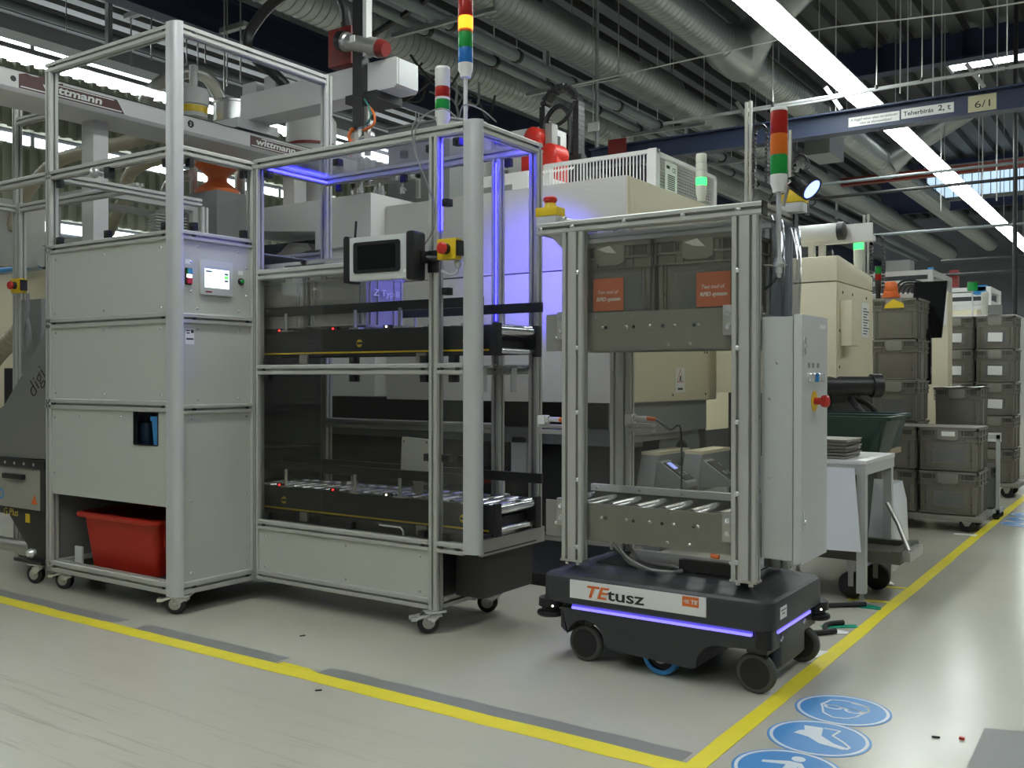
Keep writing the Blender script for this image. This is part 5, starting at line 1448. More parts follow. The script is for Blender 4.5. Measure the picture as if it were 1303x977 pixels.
def frame_box(name, label, cat, x0, x1, y0, y1, z0, z1, mid=(), base=None, mt=None, s=.045, pane=True):
    """open guard of aluminium profiles with clear panes"""
    t = thing(name, label, cat, ((x0 + x1) / 2, (y0 + y1) / 2, 0))
    mt = mt or M_ALU
    for x in (x0, x1 - s):
        for y in (y0, y1 - s):
            obj('post', MB().box(x, x + s, y, y + s, z0, z1), mt, t)
    for z in (z0, z1 - s, *mid):
        obj('rail', MB().box(x0 + s, x1 - s, y0, y0 + s, z, z + s), mt, t)
        obj('rail', MB().box(x0 + s, x1 - s, y1 - s, y1, z, z + s), mt, t)
        obj('rail', MB().box(x0, x0 + s, y0 + s, y1 - s, z, z + s), mt, t)
        obj('rail', MB().box(x1 - s, x1, y0 + s, y1 - s, z, z + s), mt, t)
    if pane:
        obj('pane', MB().box(x0 + s, x1 - s, y0 + .02, y0 + .024, z0 + s, z1 - s), G_CLEAR, t)
        obj('pane', MB().box(x1 - .024, x1 - .02, y0 + s, y1 - s, z0 + s, z1 - s), G_CLEAR, t)
    if base:
        obj('base_cabinet', MB().box(x0, x1, y0, y1, 0, z0), base, t)
    return t


g3 = frame_box('guarded_machine', 'white machine with a glazed guard and orange beacon behind the tall stack', 'machine', -2.75, -1.90, 10.0, 11.0, 1.83, 2.10, base=M_WPAINT)
obj('blue_cap', MB().box(-1.945, -1.90, 10.0, 10.05, 2.10, 2.12), M_BLUEP, g3)
hoses = MB()
for k in range(5):
    hoses.tube([(-2.35 + .05 * k, 10.3, 1.85), (-2.25 + .03 * k, 10.28, 2.02 - .02 * k), (-2.05, 10.3, 2.0 - .03 * k), (-2.0 - .03 * k, 10.3, 1.85)], .012, 6, 5)
obj('hose_loops', hoses, M_DARK, g3, kind='stuff')
be = thing('warning_beacon', 'orange warning beacon in front of the glazed machine guard', 'beacon', (-2.27, 9.97, 1.84))
obj('beacon_base', MB().lathe((-2.27, 9.93, 1.838), [(.085, 0), (.085, .03)], 20), M_ORANGE, be)
obj('beacon_lens', MB().lathe((-2.27, 9.93, 1.868), [(.070, 0), (.070, .02), (.062, .03), (.066, .04), (.058, .11), (.045, .125)], 24), M_ORANGE, be)
tag(obj('grey_case', MB().box(-2.36, -2.13, 10.1, 10.3, 2.102, 2.22), M_MIDGREY), 'grey case on top of the guard with orange beacon', 'case')
signal_tower('dark red and green signal tower beside the grey case', -2.40, 9.97, 1.84, [(.18, M_DARK, 'socket'), (.06, L_RED, 'red_lens'), (.07, L_GRN, 'green_lens')], .03, M_DARK)
tag(obj('control_screen', MB().prism('x', [(8.02, 1.36), (8.05, 1.36), (8.27, 1.82), (8.24, 1.82)], -1.70, -1.46).box(-1.60, -1.56, 8.15, 8.19, 1.0, 1.5), M_SCREEN), 'dark tilted control screen beside the yellow tagged stack', 'screen')
cs = thing('cream_control_post', 'cream control post with a paper instruction sheet beside the dark screen', 'control post', (-1.5, 9.0, 0))
obj('post_body', MB().prism('y', [(-1.78, .0), (-1.56, .0), (-1.56, 1.78), (-1.66, 1.78), (-1.72, 1.4)], 8.85, 9.05), M_CREAM, cs)
obj('instruction_sheet', MB().box(-1.66, -1.57, 8.845, 8.849, 1.50, 1.77), M_PAPER, cs)
g4 = frame_box('guarded_machine', 'white shelved machine guard with blue corner parts, far behind the tote columns', 'machine', -2.45, -1.67, 12.0, 12.8, 1.5, 2.08, mid=(1.72, 1.88), base=M_WPAINT, mt=M_WHITE)
obj('blue_part', MB().box(-1.85, -1.72, 12.0, 12.2, 2.0, 2.10), M_BLUEP, g4)
signal_tower('green topped thin signal post before the far shelved machine', -1.84, 11.88, 0, [(.09, L_GRN, 'green_lens')], .055, M_DARK, pole=2.03)
tag(obj('red_hydrant_box', MB().box(-2.12, -2.03, 12.1, 12.2, 2.10, 2.30), M_REDM), 'red box standing behind the white shelved machine', 'box')
fm = thing('far_machine', 'low white machine with pale stacked signal tower behind the far tote columns', 'machine', (-1.6, 11.4, 0))
obj('machine_body', MB().box(-1.88, -1.30, 11.02, 11.8, 0, 1.70).box(-1.75, -1.35, 10.9, 11.0, 0, 1.66), M_WPAINT, fm, bevel=.01)
obj('dark_box', MB().box(-1.55, -1.43, 10.95, 11.05, 1.70, 1.80), M_MIDGREY, fm)
signal_tower('pale unlit signal tower on the low far white machine', -1.58, 10.95, 1.70, [(.06, L_CLR, 'socket'), (.05, L_CLR, 'clear_lens'), (.006, M_LIGHTGREY, 'band'), (.05, L_CLR, 'clear_lens'), (.006, M_LIGHTGREY, 'band'), (.05, L_CLR, 'clear_lens')], .035, L_CLR)
for k, (x, y, w, h, mt) in enumerate(((-3.6, 13.5, 2.0, 2.2, M_WPAINT), (-3.4, 17, 2.2, 2.3, M_CREAM), (-3.9, 21, 2.2, 2.2, M_WPAINT), (-6.2, 12, 2.2, 2.4, M_CREAM), (-6.8, 18, 2.4, 2.5, M_WPAINT))):
    f_ = thing('far_machine', ['white far machine block behind the chain poles', 'cream far machine block in the third row', 'white far machine block near the back wall', 'cream far machine behind the mould guard railing', 'white far machine deep behind the guard railing'][k], 'machine', (x, y, 0))
    obj('machine_body', MB().box(x - w / 2, x + w / 2, y, y + 2.4, 0, h * .75).box(x - w / 2 + .1, x + w / 2 - .3, y + .2, y + 2.0, h * .75, h), mt, f_, bevel=.02)
    obj('machine_base', MB().box(x - w / 2 - .02, x + w / 2 + .02, y - .02, y + 2.42, 0, .35), M_DARK, f_)
# ================================================================== HANDLING GANTRY WITH LETTERING
ga = thing('handling_gantry', 'long white handling gantry beam with maroon name panels above the tower cabinet', 'gantry', (-5.38, 4.1, 0))
gx, gz0, gz1, gy0, gy1 = -5.2, 2.605, 2.722, 2.74, 5.5
obj('beam', MB().prism('y', [(gx - .35, gz0), (gx - .02, gz0), (gx, gz0 + .02), (gx, gz1 - .012), (gx - .012, gz1), (gx - .35, gz1)], gy0, gy1), M_WPAINT, ga, bevel=.002)
obj('beam_rail', MB().box(gx - .30, gx - .26, gy0 + .05, gy1, gz1, gz1 + .02).box(gx - .06, gx - .03, gy0 + .05, gy1, gz1, gz1 + .012), M_DARK, ga)
obj('end_hole', MB().lathe((gx, gy0 + .075, gz0 + .065), [(.016, 0), (.016, .001)], 20, XP), M_BLACK, ga)
xg = gx + .001


def gantry_logo(ya, yb, k, tail):
    pn = obj('name_panel', MB().prism('x', [(ya, gz0 + .022), (yb + tail, gz0 + .022), (yb, gz0 + .098), (ya, gz0 + .098)], gx, xg), M_BROWN, ga, 'maroon name panel with white lettering')
    obj('panel_line', MB().box(xg, xg + .0006, ya + .01, yb + tail - .02, gz0 + .030, gz0 + .036), M_PAPER, pn)
    text('panel_lettering', 'wittmann', .060, (xg + .0004, ya + .05 if k else yb - .46, gz0 + .046), YP, ZP, M_PAPER, pn, .12, .0016, width=.36)
    obj('panel_stripe', MB().box(xg, xg + .0006, yb - .40 if not k else ya + .1, yb - .02, gz0 + .088, gz0 + .093), M_PAPER, pn)
    return pn


pn = gantry_logo(2.845, 3.44, 0, .05)
m = MB()
P = [(2.845, gz0 + .098), (3.10, gz0 + .098)]
tops = [.108, .100, .113, .102, .118, .106, .104, .112, .103]
P += [(3.10 - .03 * i, gz0 + t_) for i, t_ in enumerate(tops)]
obj('skyline_print', m.prism('x', P[:1] + P[1:], gx, xg), M_BROWN, pn)
gantry_logo(4.45, 5.05, 1, -.04)
hx = obj('hexagon_mark', MB().lathe((gx, 3.965, gz0 + .068), [(.026, 0), (.026, .001)], 6, XP), M_INK, ga)
text('mark_digit', '2', .034, (xg + .0006, 3.955, gz0 + .056), YP, ZP, M_PAPER, hx, depth=.0004)
obj('gantry_column', MB().box(-5.48, -5.36, 5.0, 5.12, 2.305, gz0), M_WPAINT, ga)
obj('gantry_column', MB().box(-5.50, -5.38, 3.40, 3.50, .0, gz0), M_WPAINT, ga)
ra = thing('robot_arm', 'white robot arm beam with a dark red motor on the gantry', 'robot arm', (-4.6, 4.5, 2.74))
obj('carriage', MB().box(-5.52, -5.22, 4.36, 4.72, 2.745, 2.81), M_LIGHTGREY, ra)
obj('arm_beam', MB().prism('y', [(-5.30, 2.812), (-3.90, 2.812), (-3.88, 2.83), (-3.88, 2.985), (-3.895, 2.997), (-5.30, 2.985)], 4.45, 4.65), M_WPAINT, ra, bevel=.003)
obj('arm_end_cap', MB().box(-3.88, -3.872, 4.46, 4.64, 2.825, 2.985), M_LIGHTGREY, ra, bevel=.004)
obj('arm_rail', MB().box(-5.2, -3.95, 4.50, 4.53, 2.992, 3.005), M_DARK, ra)
obj('rear_block', MB().box(-5.28, -5.14, 4.45, 4.65, 2.985, 3.06).box(-5.06, -4.95, 4.45, 4.65, 2.985, 3.07), M_LIGHTGREY, ra)
obj('motor_block', MB().box(-4.47, -4.27, 4.46, 4.62, 3.03, 3.27), M_REDM, ra, 'dark red motor block', bevel=.006)
obj('motor', MB().lathe((-4.30, 4.40, 3.155), [(.055, 0), (.06, .01), (.06, .06), (.05, .07), (.05, .24), (.058, .25), (.058, .32)], 20, (.93, .05, -.30)), M_STEEL, ra)
obj('motor_cap', MB().lathe((-4.31, 4.40, 3.16), [(.058, 0), (.062, .01), (.062, .05)], 20, (.93, .05, -.30)), M_BLACK, ra)
obj('motor_rear', MB().lathe((-4.0, 4.42, 3.06), [(.05, 0), (.055, .01), (.045, .06)], 20, (.93, .05, -.30)), M_REDM, ra)
obj('motor_plate', MB().box(-4.165, -4.125, 4.338, 4.343, 3.10, 3.14), M_PAPER, ra)
obj('vertical_axis', MB().box(-4.20, -4.12, 4.40, 4.46, 2.60, 3.9), M_BLACKM, ra)
obj('vertical_rail', MB().box(-4.105, -4.075, 4.39, 4.44, 3.02, 3.95), M_WPAINT, ra)
obj('axis_shoe', MB().box(-4.28, -4.02, 4.42, 4.66, 2.76, 2.81), M_DARK, ra)
obj('supply_hose', MB().tube([(-4.36, 4.52, 3.27), (-4.36, 4.5, 3.40), (-4.42, 4.48, 3.52), (-4.60, 4.45, 3.60), (-4.90, 4.42, 3.55), (-5.10, 4.40, 3.42), (-5.15, 4.38, 3.30), (-5.08, 4.40, 3.18), (-4.95, 4.45, 3.07), (-4.90, 4.5, 3.0)], .035, 12, 6), M_BLACKM, ra, 'thick black supply hose')
obj('hose_clamp', MB().lathe((-4.36, 4.52, 3.265), [(.042, 0), (.042, .05)], 16), M_DARK, ra)
gp = thing('gripper', 'gripper with orange and teal air lines hanging under the robot arm', 'gripper', (-4.15, 4.43, 2.42))
obj('gripper_post', MB().box(-4.20, -4.17, 4.42, 4.45, 2.42, 2.60).box(-4.12, -4.09, 4.42, 4.45, 2.42, 2.72), M_STEEL, gp)
for z in (2.47, 2.53, 2.60):
    obj('gripper_bar', MB().cyl((-4.25, 4.43, z), (-4.05, 4.43, z + .01), .010, 8).lathe((-4.07, 4.43, z), [(.02, 0), (.02, .02), (.012, .03)], 10), M_CHROME, gp)
obj('orange_line', MB().tube([(-4.08, 4.41, 2.72), (-4.03, 4.41, 2.66), (-4.03, 4.41, 2.60), (-4.08, 4.41, 2.58), (-4.12, 4.41, 2.57)], .008, 6, 6).tube([(-4.20, 4.41, 2.60), (-4.24, 4.41, 2.55), (-4.21, 4.41, 2.48), (-4.23, 4.41, 2.42)], .012, 6, 6), M_ORANGE, gp, 'orange air line')
obj('teal_line', MB().tube([(-4.10, 4.40, 2.76), (-4.06, 4.40, 2.70), (-4.05, 4.40, 2.64), (-4.09, 4.40, 2.60)], .006, 6, 6), paint('teal_tube', (.05, .25, .22), .4), gp, 'teal air line')
gp2 = thing('gripper', 'chrome gripper cluster hanging between the machine halves behind the enclosure roof', 'gripper', (-4.6, 5.6, 2.31))
rnd = random.Random(4)
m = MB()
for i in range(12):
    x, y, z = -4.95 + .05 * i, 5.2 + rnd.uniform(-.03, .03), 2.32 + rnd.uniform(0, .16)
    m.lathe((x, y, z), [(.018, 0), (.018, .04), (.01, .05), (.01, .08)], 8).box(x - .03, x + .03, y - .008, y + .008, z + .02, z + .03)
obj('suction_cups', m, M_CHROME, gp2, kind='stuff')
obj('gripper_frame', MB().box(-4.98, -4.34, 5.21, 5.23, 2.44, 2.47).box(-4.98, -4.95, 5.21, 5.23, 2.305, 2.47).box(-4.37, -4.34, 5.21, 5.23, 2.305, 2.47), M_STEEL, gp2)
ch = thing('chain_carrier', 'black cable chain arch with two bright red motors behind the enclosure', 'cable chain', (-3.9, 6.0, 2.3))
for i in range(40):
    t_ = i / 39
    if t_ < .35:
        c = (-4.02, 6.35, 2.75 + .36 * t_ / .35)
        a = 0
    elif t_ < .65:
        a = math.pi * (t_ - .35) / .30
        c = (-3.87 - .15 * math.cos(a), 6.35, 3.11 + .16 * math.sin(a))
    else:
        a = math.pi
        c = (-3.72, 6.35, 3.11 - .50 * (t_ - .65) / .35)
    obj('chain_link', MB().cbox(c, (.05, .09, .034), Matrix.Rotation(-a, 3, 'Y')), M_BLACKM, ch)
for x, y, z in ((-4.00, 6.18, 2.80), (-3.77, 6.05, 2.62)):
    obj('red_motor', MB().lathe((x, y - .08, z + .06), [(.05, 0), (.085, .02), (.085, .16), (.05, .2)], 20, (.15, .99, 0)).box(x - .085, x + .085, y - .07, y + .10, z - .22, z + .06), M_REDP, ch, 'bright red motor', bevel=.012)
obj('steel_post', MB().box(-3.90, -3.84, 6.16, 6.24, 2.24, 2.96), M_STEEL, ch)
obj('chain_base', MB().box(-4.06, -3.68, 6.32, 6.40, 2.24, 2.74), M_DARK, ch)
obj('inner_hoses', MB().tube([(-3.98, 6.30, 2.78), (-3.98, 6.30, 3.02), (-3.87, 6.30, 3.12), (-3.77, 6.30, 3.02), (-3.77, 6.3, 2.75)], .02, 8, 5).tube([(-3.96, 6.28, 2.95), (-3.80, 6.28, 3.0), (-3.72, 6.28, 3.12)], .015, 8, 4), M_BLACK, ch)
mh = thing('dosing_unit', 'pale conical dosing hood under the white robot arm', 'machine hood', (-5.75, 5.5, 2.31))
obj('hood_cone', MB().lathe((-5.75, 5.55, 2.31), [(.14, 0), (.14, .45), (.20, .60), (.20, .80), (.16, .86)], 24), M_WPAINT, mh)
obj('hood_trim', MB().ring((-5.75, 5.55, 2.90), .20, .206, ZP, .02, 24), M_REDM, mh)
hp = thing('material_hopper', 'orange material hopper on a grey box seen through the tower glass', 'hopper', (-5.73, 4.6, 0))
obj('hopper_cone', MB().lathe((-5.73, 4.6, 2.37), [(.16, 0), (.16, .03), (.07, .10), (.07, .13), (.16, .21), (.16, .23)], 24), M_ORANGE, hp)
obj('hopper_box', MB().box(-5.95, -5.55, 4.45, 4.8, 2.0, 2.37), M_MIDGREY, hp)
obj('hopper_pipe', MB().tube([(-5.9, 4.5, 2.52), (-6.0, 4.45, 2.5), (-6.05, 4.4, 2.4), (-6.05, 4.4, 2.2)], .04, 10, 5), M_STEEL, hp)
obj('hopper_stand', MB().box(-5.92, -5.58, 4.5, 4.78, 0, 2.0), M_WPAINT, hp)
vb = thing('vacuum_receiver', 'white capped vacuum receiver with a yellow band above the gantry beam', 'receiver', (-6.0, 4.6, 2.0))
obj('receiver_body', MB().lathe((-6.0, 4.6, 2.0), [(.03, 0), (.03, .95), (.10, .97), (.10, 1.06)], 24), M_LIGHTGREY, vb)
obj('receiver_band', MB().lathe((-6.0, 4.6, 3.0), [(.102, 0), (.102, .05)], 24), M_YEL, vb)
obj('receiver_cap', MB().lathe((-6.0, 4.6, 3.06), [(.112, 0), (.115, .08), (.10, .12), (.03, .125), (.03, .3)], 24), M_WPAINT, vb)
obj('receiver_foot', MB().lathe((-6.0, 4.6, 0), [(.15, 0), (.15, .02), (.03, .03), (.03, 2.0)], 16), M_STEEL, vb)
vb2 = thing('vacuum_receiver', 'shiny steel receiver drum with a side fan above the gantry beam', 'receiver', (-5.74, 4.65, 0))
obj('receiver_drum', MB().lathe((-5.90, 4.9, 2.98), [(.16, 0), (.16, .13), (.168, .135), (.168, .15), (.15, .16)], 28), M_CHROME, vb2)
obj('side_fan', MB().lathe((-5.73, 4.88, 3.02), [(.05, 0), (.07, .02), (.05, .06), (.025, .08), (.025, .2)], 16, (.9, .1, -.2)), M_STEEL, vb2)
obj('drum_stand', MB().cyl((-5.90, 4.95, 2.302), (-5.90, 4.95, 2.98), .04, 12), M_STEEL, vb2)
bp = thing('bent_pipe', 'bent galvanised suction pipe above the gantry behind the tower glass', 'pipe', (-6.4, 4.8, 3.3))
obj('pipe_run', MB().tube([(-7.6, 6.2, 3.40), (-6.9, 5.6, 3.42), (-6.5, 5.1, 3.50), (-6.6, 4.85, 3.45), (-6.85, 4.8, 3.25), (-6.4, 5.1, 3.12), (-6.0, 5.3, 3.1)], .055, 12, 6), M_STEEL, bp)
obj('pipe_rod', MB().cyl((-7.25, 5.9, 3.44), (-7.25, 5.9, 6.298), .008, 6), M_STEEL, bp)

# ================================================================== LEFT SIDE
grn = thing('granulator', 'grey granulator with slanted hopper and black wheeled stand, left of the tower cabinet', 'granulator', (-4.95, 2.9, 0))
obj('hopper', MB().prism('y', [(-5.55, .625), (-4.64, .635), (-4.64, 1.33), (-4.70, 1.22), (-5.05, .90), (-5.2, .84), (-5.55, .84)], 2.68, 3.10), paint('satin_hopper_steel', (.23, .225, .21), .42, .3, .06, 4), grn, 'slanted grey hopper', bevel=.006)
obj('hopper_flange', MB().box(-5.6, -4.635, 2.66, 3.14, .585, .63), M_BLACKM, grn, bevel=.004)
screws(grn, [(-5.0 + .09 * i, 2.66, .607) for i in range(4)], (0, -1, 0), .008, M_STEEL)
dbox = obj('drawer_box', MB().box(-5.6, -4.68, 2.67, 3.12, .375, .585), paint('worn_drawer_paint', (.33, .32, .28), .45), grn, bevel=.004)
obj('drawer_handle', MB().box(-5.01, -4.82, 2.645, 2.67, .525, .552), M_BLACK, dbox, bevel=.008)
wt = obj('warning_label', MB().prism('y', [(-4.765, .405), (-4.715, .405), (-4.74, .45)], 2.6665, 2.67), M_ORANGE, dbox, 'small orange warning triangle')
obj('round_label', MB().ring((-5.06, 2.67, .44), .018, .028, (0, -1, 0), .001, 20), M_BLUEP, dbox)
obj('side_plate', MB().box(-4.68, -4.635, 2.665, 3.12, .375, .585), M_DARK, grn)
sd = obj('stand_cone', MB().prism('y', [(-5.6, .375), (-4.64, .375), (-4.64, .12), (-4.84, .12), (-4.86, .18), (-5.04, .33), (-5.6, .33)], 2.70, 3.08), M_BLACKM, grn, bevel=.003)
text('chalk_writing', 'G Plus', .055, (-5.09, 2.698, .325), XP, ZP, paint('yellow_marker', (.62, .50, .10), .6), sd, .1, depth=.0005)
obj('yellow_sticker', MB().box(-4.875, -4.835, 2.697, 2.70, .30, .345), M_YEL, sd)
text('hopper_lettering', 'digi', .125, (-4.765, 2.6785, .935), (.62, 0, .66), (-.66, 0, .62), M_INK, grn, 0, -.002, depth=.0005)
obj('suction_pipe', MB().cyl((-5.6, 2.75, .155), (-5.0, 2.75, .155), .035, 14).cyl((-5.0, 2.75, .155), (-4.86, 2.75, .155), .045, 14), M_STEEL, grn)
obj('foot_plate', MB().box(-4.92, -4.66, 2.66, 3.1, .105, .12), M_BLACKM, grn)
obj('pipe_clamp', MB().lathe((-4.72, 2.66, .165), [(.02, 0), (.025, .02), (.015, .04)], 12, (0, -1, 0)), M_CHROME, grn)
for x, y, a in ((-4.74, 2.70, .3), (-4.74, 3.05, .8), (-5.5, 2.70, .5), (-5.5, 3.05, .2)):
    caster(grn, x, y, .105, .048, a, False, forkmat=M_CHROME)
ck = thing('cream_cabinet', 'cream machine cabinet behind the granulator at the picture edge', 'machine cabinet', (-7.6, 4.5, 0))
obj('cabinet_body', MB().box(-9.2, -7.1, 4.25, 5.2, .55, 1.90), M_CREAM, ck, bevel=.006)
obj('cabinet_base', MB().box(-9.15, -7.15, 4.3, 5.2, 0, .55), M_LIGHTGREY, ck)
obj('blue_pipe', MB().cyl((-9.2, 4.22, 1.93), (-7.1, 4.22, 1.93), .02, 8), M_BLUEP, ck)
sb = obj('main_switch', MB().box(-7.62, -7.45, 4.19, 4.25, .86, 1.02), M_YEL, ck)
obj('switch_lever', MB().box(-7.85, -7.62, 4.17, 4.25, .80, 1.12), M_BLACK, ck)
hs = MB()
P = smooth_path([(-7.9, 4.0, 1.06), (-7.6, 3.9, 1.12), (-7.3, 3.85, 1.25), (-7.05, 3.9, 1.42)], 16)
tag(obj('corrugated_hose', MB().tube(P, [.062 if i % 2 else .072 for i in range(len(P))], 14), M_HOSE), 'beige corrugated hose in front of the cream cabinet', 'hose')
lg = thing('safety_guard', 'aluminium guard frame with an emergency stop left of the tower cabinet', 'guard frame', (-5.87, 3.2, 0))
alu('post', lg, 'z', -5.93, -5.84, 3.2, 3.245, 0, 2.12)
alu('upper_post', lg, 'z', -5.93, -5.885, 3.2, 3.245, 2.12, 2.80)
alu('rail', lg, 'x', -5.84, -4.66, 3.2, 3.245, 2.065, 2.11)
alu('rail', lg, 'x', -5.885, -5.56, 3.2, 3.245, 2.60, 2.645)
alu('rail', lg, 'y', -5.93, -5.885, 2.3, 3.2, 2.065, 2.11)
alu('rail', lg, 'x', -5.84, -4.66, 3.2, 3.245, 1.02, 1.07)
obj('pane', MB().box(-5.885, -5.56, 3.22, 3.224, 2.12, 2.60), G_CLEAR, lg)
obj('grey_post', MB().box(-5.84, -5.62, 3.21, 3.26, 1.07, 1.52), M_MIDGREY, lg)
obj('front_rail', MB().prism('x', profile_poly(2.655, 2.700, 2.022, 2.066), -5.9, -4.61), M_ALU, lg)
obj('front_post', MB().box(-5.95, -5.90, 2.655, 2.7, 0, 2.07), M_ALU, lg)
estop('yellow emergency stop box on the guard frame left of the tower', -5.76, 3.14, 1.60, (0, -1, 0), .055)
tag(obj('stop_cable', MB().tube([(-5.70, 3.17, 1.55), (-5.68, 3.16, 1.45), (-5.73, 3.16, 1.3), (-5.70, 3.16, 1.2), (-5.66, 3.16, 1.3), (-5.70, 3.165, 1.42)], .012, 6, 6), M_CABLE), 'grey looped cable below the guard frame stop box', 'cable')
pg = thing('pressure_gauge', 'round pressure gauge behind the guard frame', 'gauge', (-5.9, 3.6, 1.75))
obj('gauge_case', MB().lathe((-6.28, 3.6, 1.86), [(.075, 0), (.085, .01), (.085, .05)], 24, (0.1, 1, 0)), M_DARK, pg)
obj('gauge_face', MB().lathe((-6.28, 3.597, 1.86), [(.07, 0), (.07, .002)], 24, (0.1, -1, 0)), M_LIGHTGREY, pg)
obj('gauge_stem', MB().cyl((-6.28, 3.64, 0), (-6.28, 3.64, 1.80), .015, 8), M_STEEL, pg)
rk = thing('hose_rack', 'dark hose rack with grey straps at the picture edge', 'rack', (-7.4, 4.0, 1.9))
for i in range(6):
    obj('hose', MB().cyl((-7.85 + i * .07, 3.95, 1.94), (-7.85 + i * .07, 3.95, 2.42), .03, 8), M_BLACK, rk)
obj('rack_strap', MB().box(-8.0, -7.42, 3.90, 3.92, 2.30, 2.34).box(-8.0, -7.42, 3.90, 3.92, 1.98, 2.02), M_ALU, rk)
obj('rack_side', MB().box(-7.45, -7.40, 3.9, 4.26, 1.905, 2.42), M_ALU, rk)
obj('red_marker', MB().box(-7.72, -7.70, 3.895, 3.90, 2.07, 2.18), M_REDP, rk)
g5 = frame_box('guarded_cell', 'aluminium guard cell with louvred side behind the tower glass', 'guard cell', -6.1, -5.62, 3.55, 4.35, 1.0, 2.25, mid=(1.9,), base=M_LIGHTGREY)
m = MB()
for i in range(9):
    m.box(-5.70, -5.61, 4.0, 4.25, 1.98 + i * .02, 1.986 + i * .02)
obj('louvres', m, M_STEEL, g5, kind='stuff')
for k, (pts, r) in enumerate((([(-7.3, 4.45, 1.93), (-6.9, 4.4, 2.05), (-6.6, 4.4, 2.35), (-6.4, 4.4, 2.62), (-5.56, 4.4, 2.66)], .05), ([(-7.42, 4.0, 2.2), (-7.2, 4.0, 2.45), (-6.85, 4.0, 2.62), (-6.5, 4.0, 2.66), (-5.56, 4.0, 2.66)], .05))):
    P = smooth_path(pts, 14)
    tag(obj('corrugated_hose', MB().tube(P, [r * (.88 if i % 2 else 1) for i in range(len(P))], 12), M_HOSE), ['beige corrugated hose rising behind the tower glass', 'beige corrugated hose curving at the far left behind the glass'][k], 'hose')

# ================================================================== OVERHEAD DUCTS, PIPES, BEAMS


def spiral_duct(name, label, x, z, r, y0, y1, mt, pitch=.10, lip=.009, n=28, group=None):
    t = thing(name, label, 'duct', (x, (y0 + y1) / 2, z), group)
    prof = []
    y = y0
    while y < y1:
        prof += [(r, y - y0), (r, y - y0 + pitch * .8), (r + lip, y - y0 + pitch * .88)]
        y += pitch
    obj('duct_shell', MB().lathe((x, y0, z), prof, n, YP), mt, t, sharp=20)
    return t


d1 = spiral_duct('spiral_duct', 'large ribbed air duct beside the strip lamp', -4.62, 5.2, .215, 1.0, 33, M_DUCT)
for y in (6.5, 11.4, 15.2, 19):
    obj('duct_collar', MB().lathe((-4.62, y, 5.2), [(.226, 0), (.232, .01), (.232, .10), (.226, .11)], 24, YP), M_DUCT, d1)
obj('branch_duct', MB().lathe((-4.55, 11.9, 5.26), [(.34, 0), (.30, .12), (.22, .35), (.20, .5), (.20, 1.5)], 24, (.83, -.28, .48)), M_DUCT, d1)
obj('branch_saddle', MB().lathe((-4.62, 11.3, 5.2), [(.225, 0), (.30, .3), (.30, .8), (.225, 1.1)], 24, YP), M_DUCT, d1)
obj('branch_duct', MB().lathe((-4.5, 19.5, 5.25), [(.30, 0), (.22, .3), (.20, .4), (.20, 2.2)], 24, (.85, .1, .5)), M_DUCT, d1)
for y in (6.8, 9, 13.5, 17):
    obj('hanger_rod', MB().cyl((-4.62, y, 5.4), (-4.62, y, 6.298), .007, 6), M_STEEL, d1)
dd_ = spiral_duct('spiral_duct', 'ribbed air duct with dark slot grilles, left of the largest duct', -5.79, 5.0, .235, 1.0, 33, M_DUCT)
for y in (7.6, 9.9, 12.4, 15.2, 18.0, 21):
    a0, a1 = math.radians(8), math.radians(36)
    P = [(-5.79 + .239 * math.cos(a0 + (a1 - a0) * i / 5), 5.0 + .239 * math.sin(a0 + (a1 - a0) * i / 5)) for i in range(6)]
    P += [(-5.79 + .250 * math.cos(a1 - (a1 - a0) * i / 5), 5.0 + .250 * math.sin(a1 - (a1 - a0) * i / 5)) for i in range(6)]
    obj('slot_grille', MB().prism('y', P, y, y + 1.1), M_DARK, dd_, 'dark slot grille')
    obj('duct_collar', MB().lathe((-5.79, y - .25, 5.0), [(.24, 0), (.247, .01), (.247, .05), (.24, .06)], 24, YP), M_DUCT, dd_)
for y in (7.0, 9.4, 12, 15):
    obj('hanger_rod', MB().cyl((-5.6, y, 5.15), (-5.6, y, 6.298), .007, 6), M_STEEL, dd_)
d3 = spiral_duct('spiral_duct', 'darker ribbed air duct behind the tall signal tower', -6.75, 4.62, .20, 1.0, 20, M_DUCT)
for y in (6.5, 10, 14):
    obj('hanger_rod', MB().cyl((-6.75, y, 4.8), (-6.75, y, 6.298), .007, 6), M_STEEL, d3)
for x, z, r, lab in ((-5.82, 4.50, .062, 'upper grey overhead pipe with black rubber clamps'), (-6.12, 4.497, .055, 'lower grey overhead pipe with black rubber clamps')):
    p = thing('overhead_pipe', lab, 'pipe', (x, 12, z))
    obj('pipe', MB().cyl((x, 1, z), (x, 30, z), r, 16), M_PIPE, p)
    for i in range(12):
        y = 6.3 + i * 1.15
        obj('pipe_clamp', MB().lathe((x, y, z), [(r + .012, 0), (r + .012, .05)], 16, YP), M_BLACK, p)
        if x < -6:
            obj('clamp_rod', MB().cyl((x, y + .02, z + r), (x, y + .02, 6.298), .006, 6), M_STEEL, p)
for y in (7.2, 9.6, 12.0, 14.4):
    pc_ = thing('pipe_bracket', 'steel cross bracket with a hanger rod under the two grey overhead pipes', 'bracket', (-5.7, y, 4.40), 'brackets under the overhead pipes')
    obj('crossbar', MB().box(-6.35, -5.1, y, y + .04, 4.395, 4.436), M_TRAY, pc_)
    obj('crossbar_rod', MB().cyl((-5.12, y + .02, 4.436), (-5.12, y + .02, 6.298), .007, 6), M_STEEL, pc_)
nb = thing('crane_beam', 'navy runway beam with a galvanised cable tray, behind the tall signal tower', 'beam', (-7.6, 10, 4.34))
obj('beam_web', MB().box(-7.63, -7.60, 0, 33, 4.34, 4.70), M_NAVY, nb)
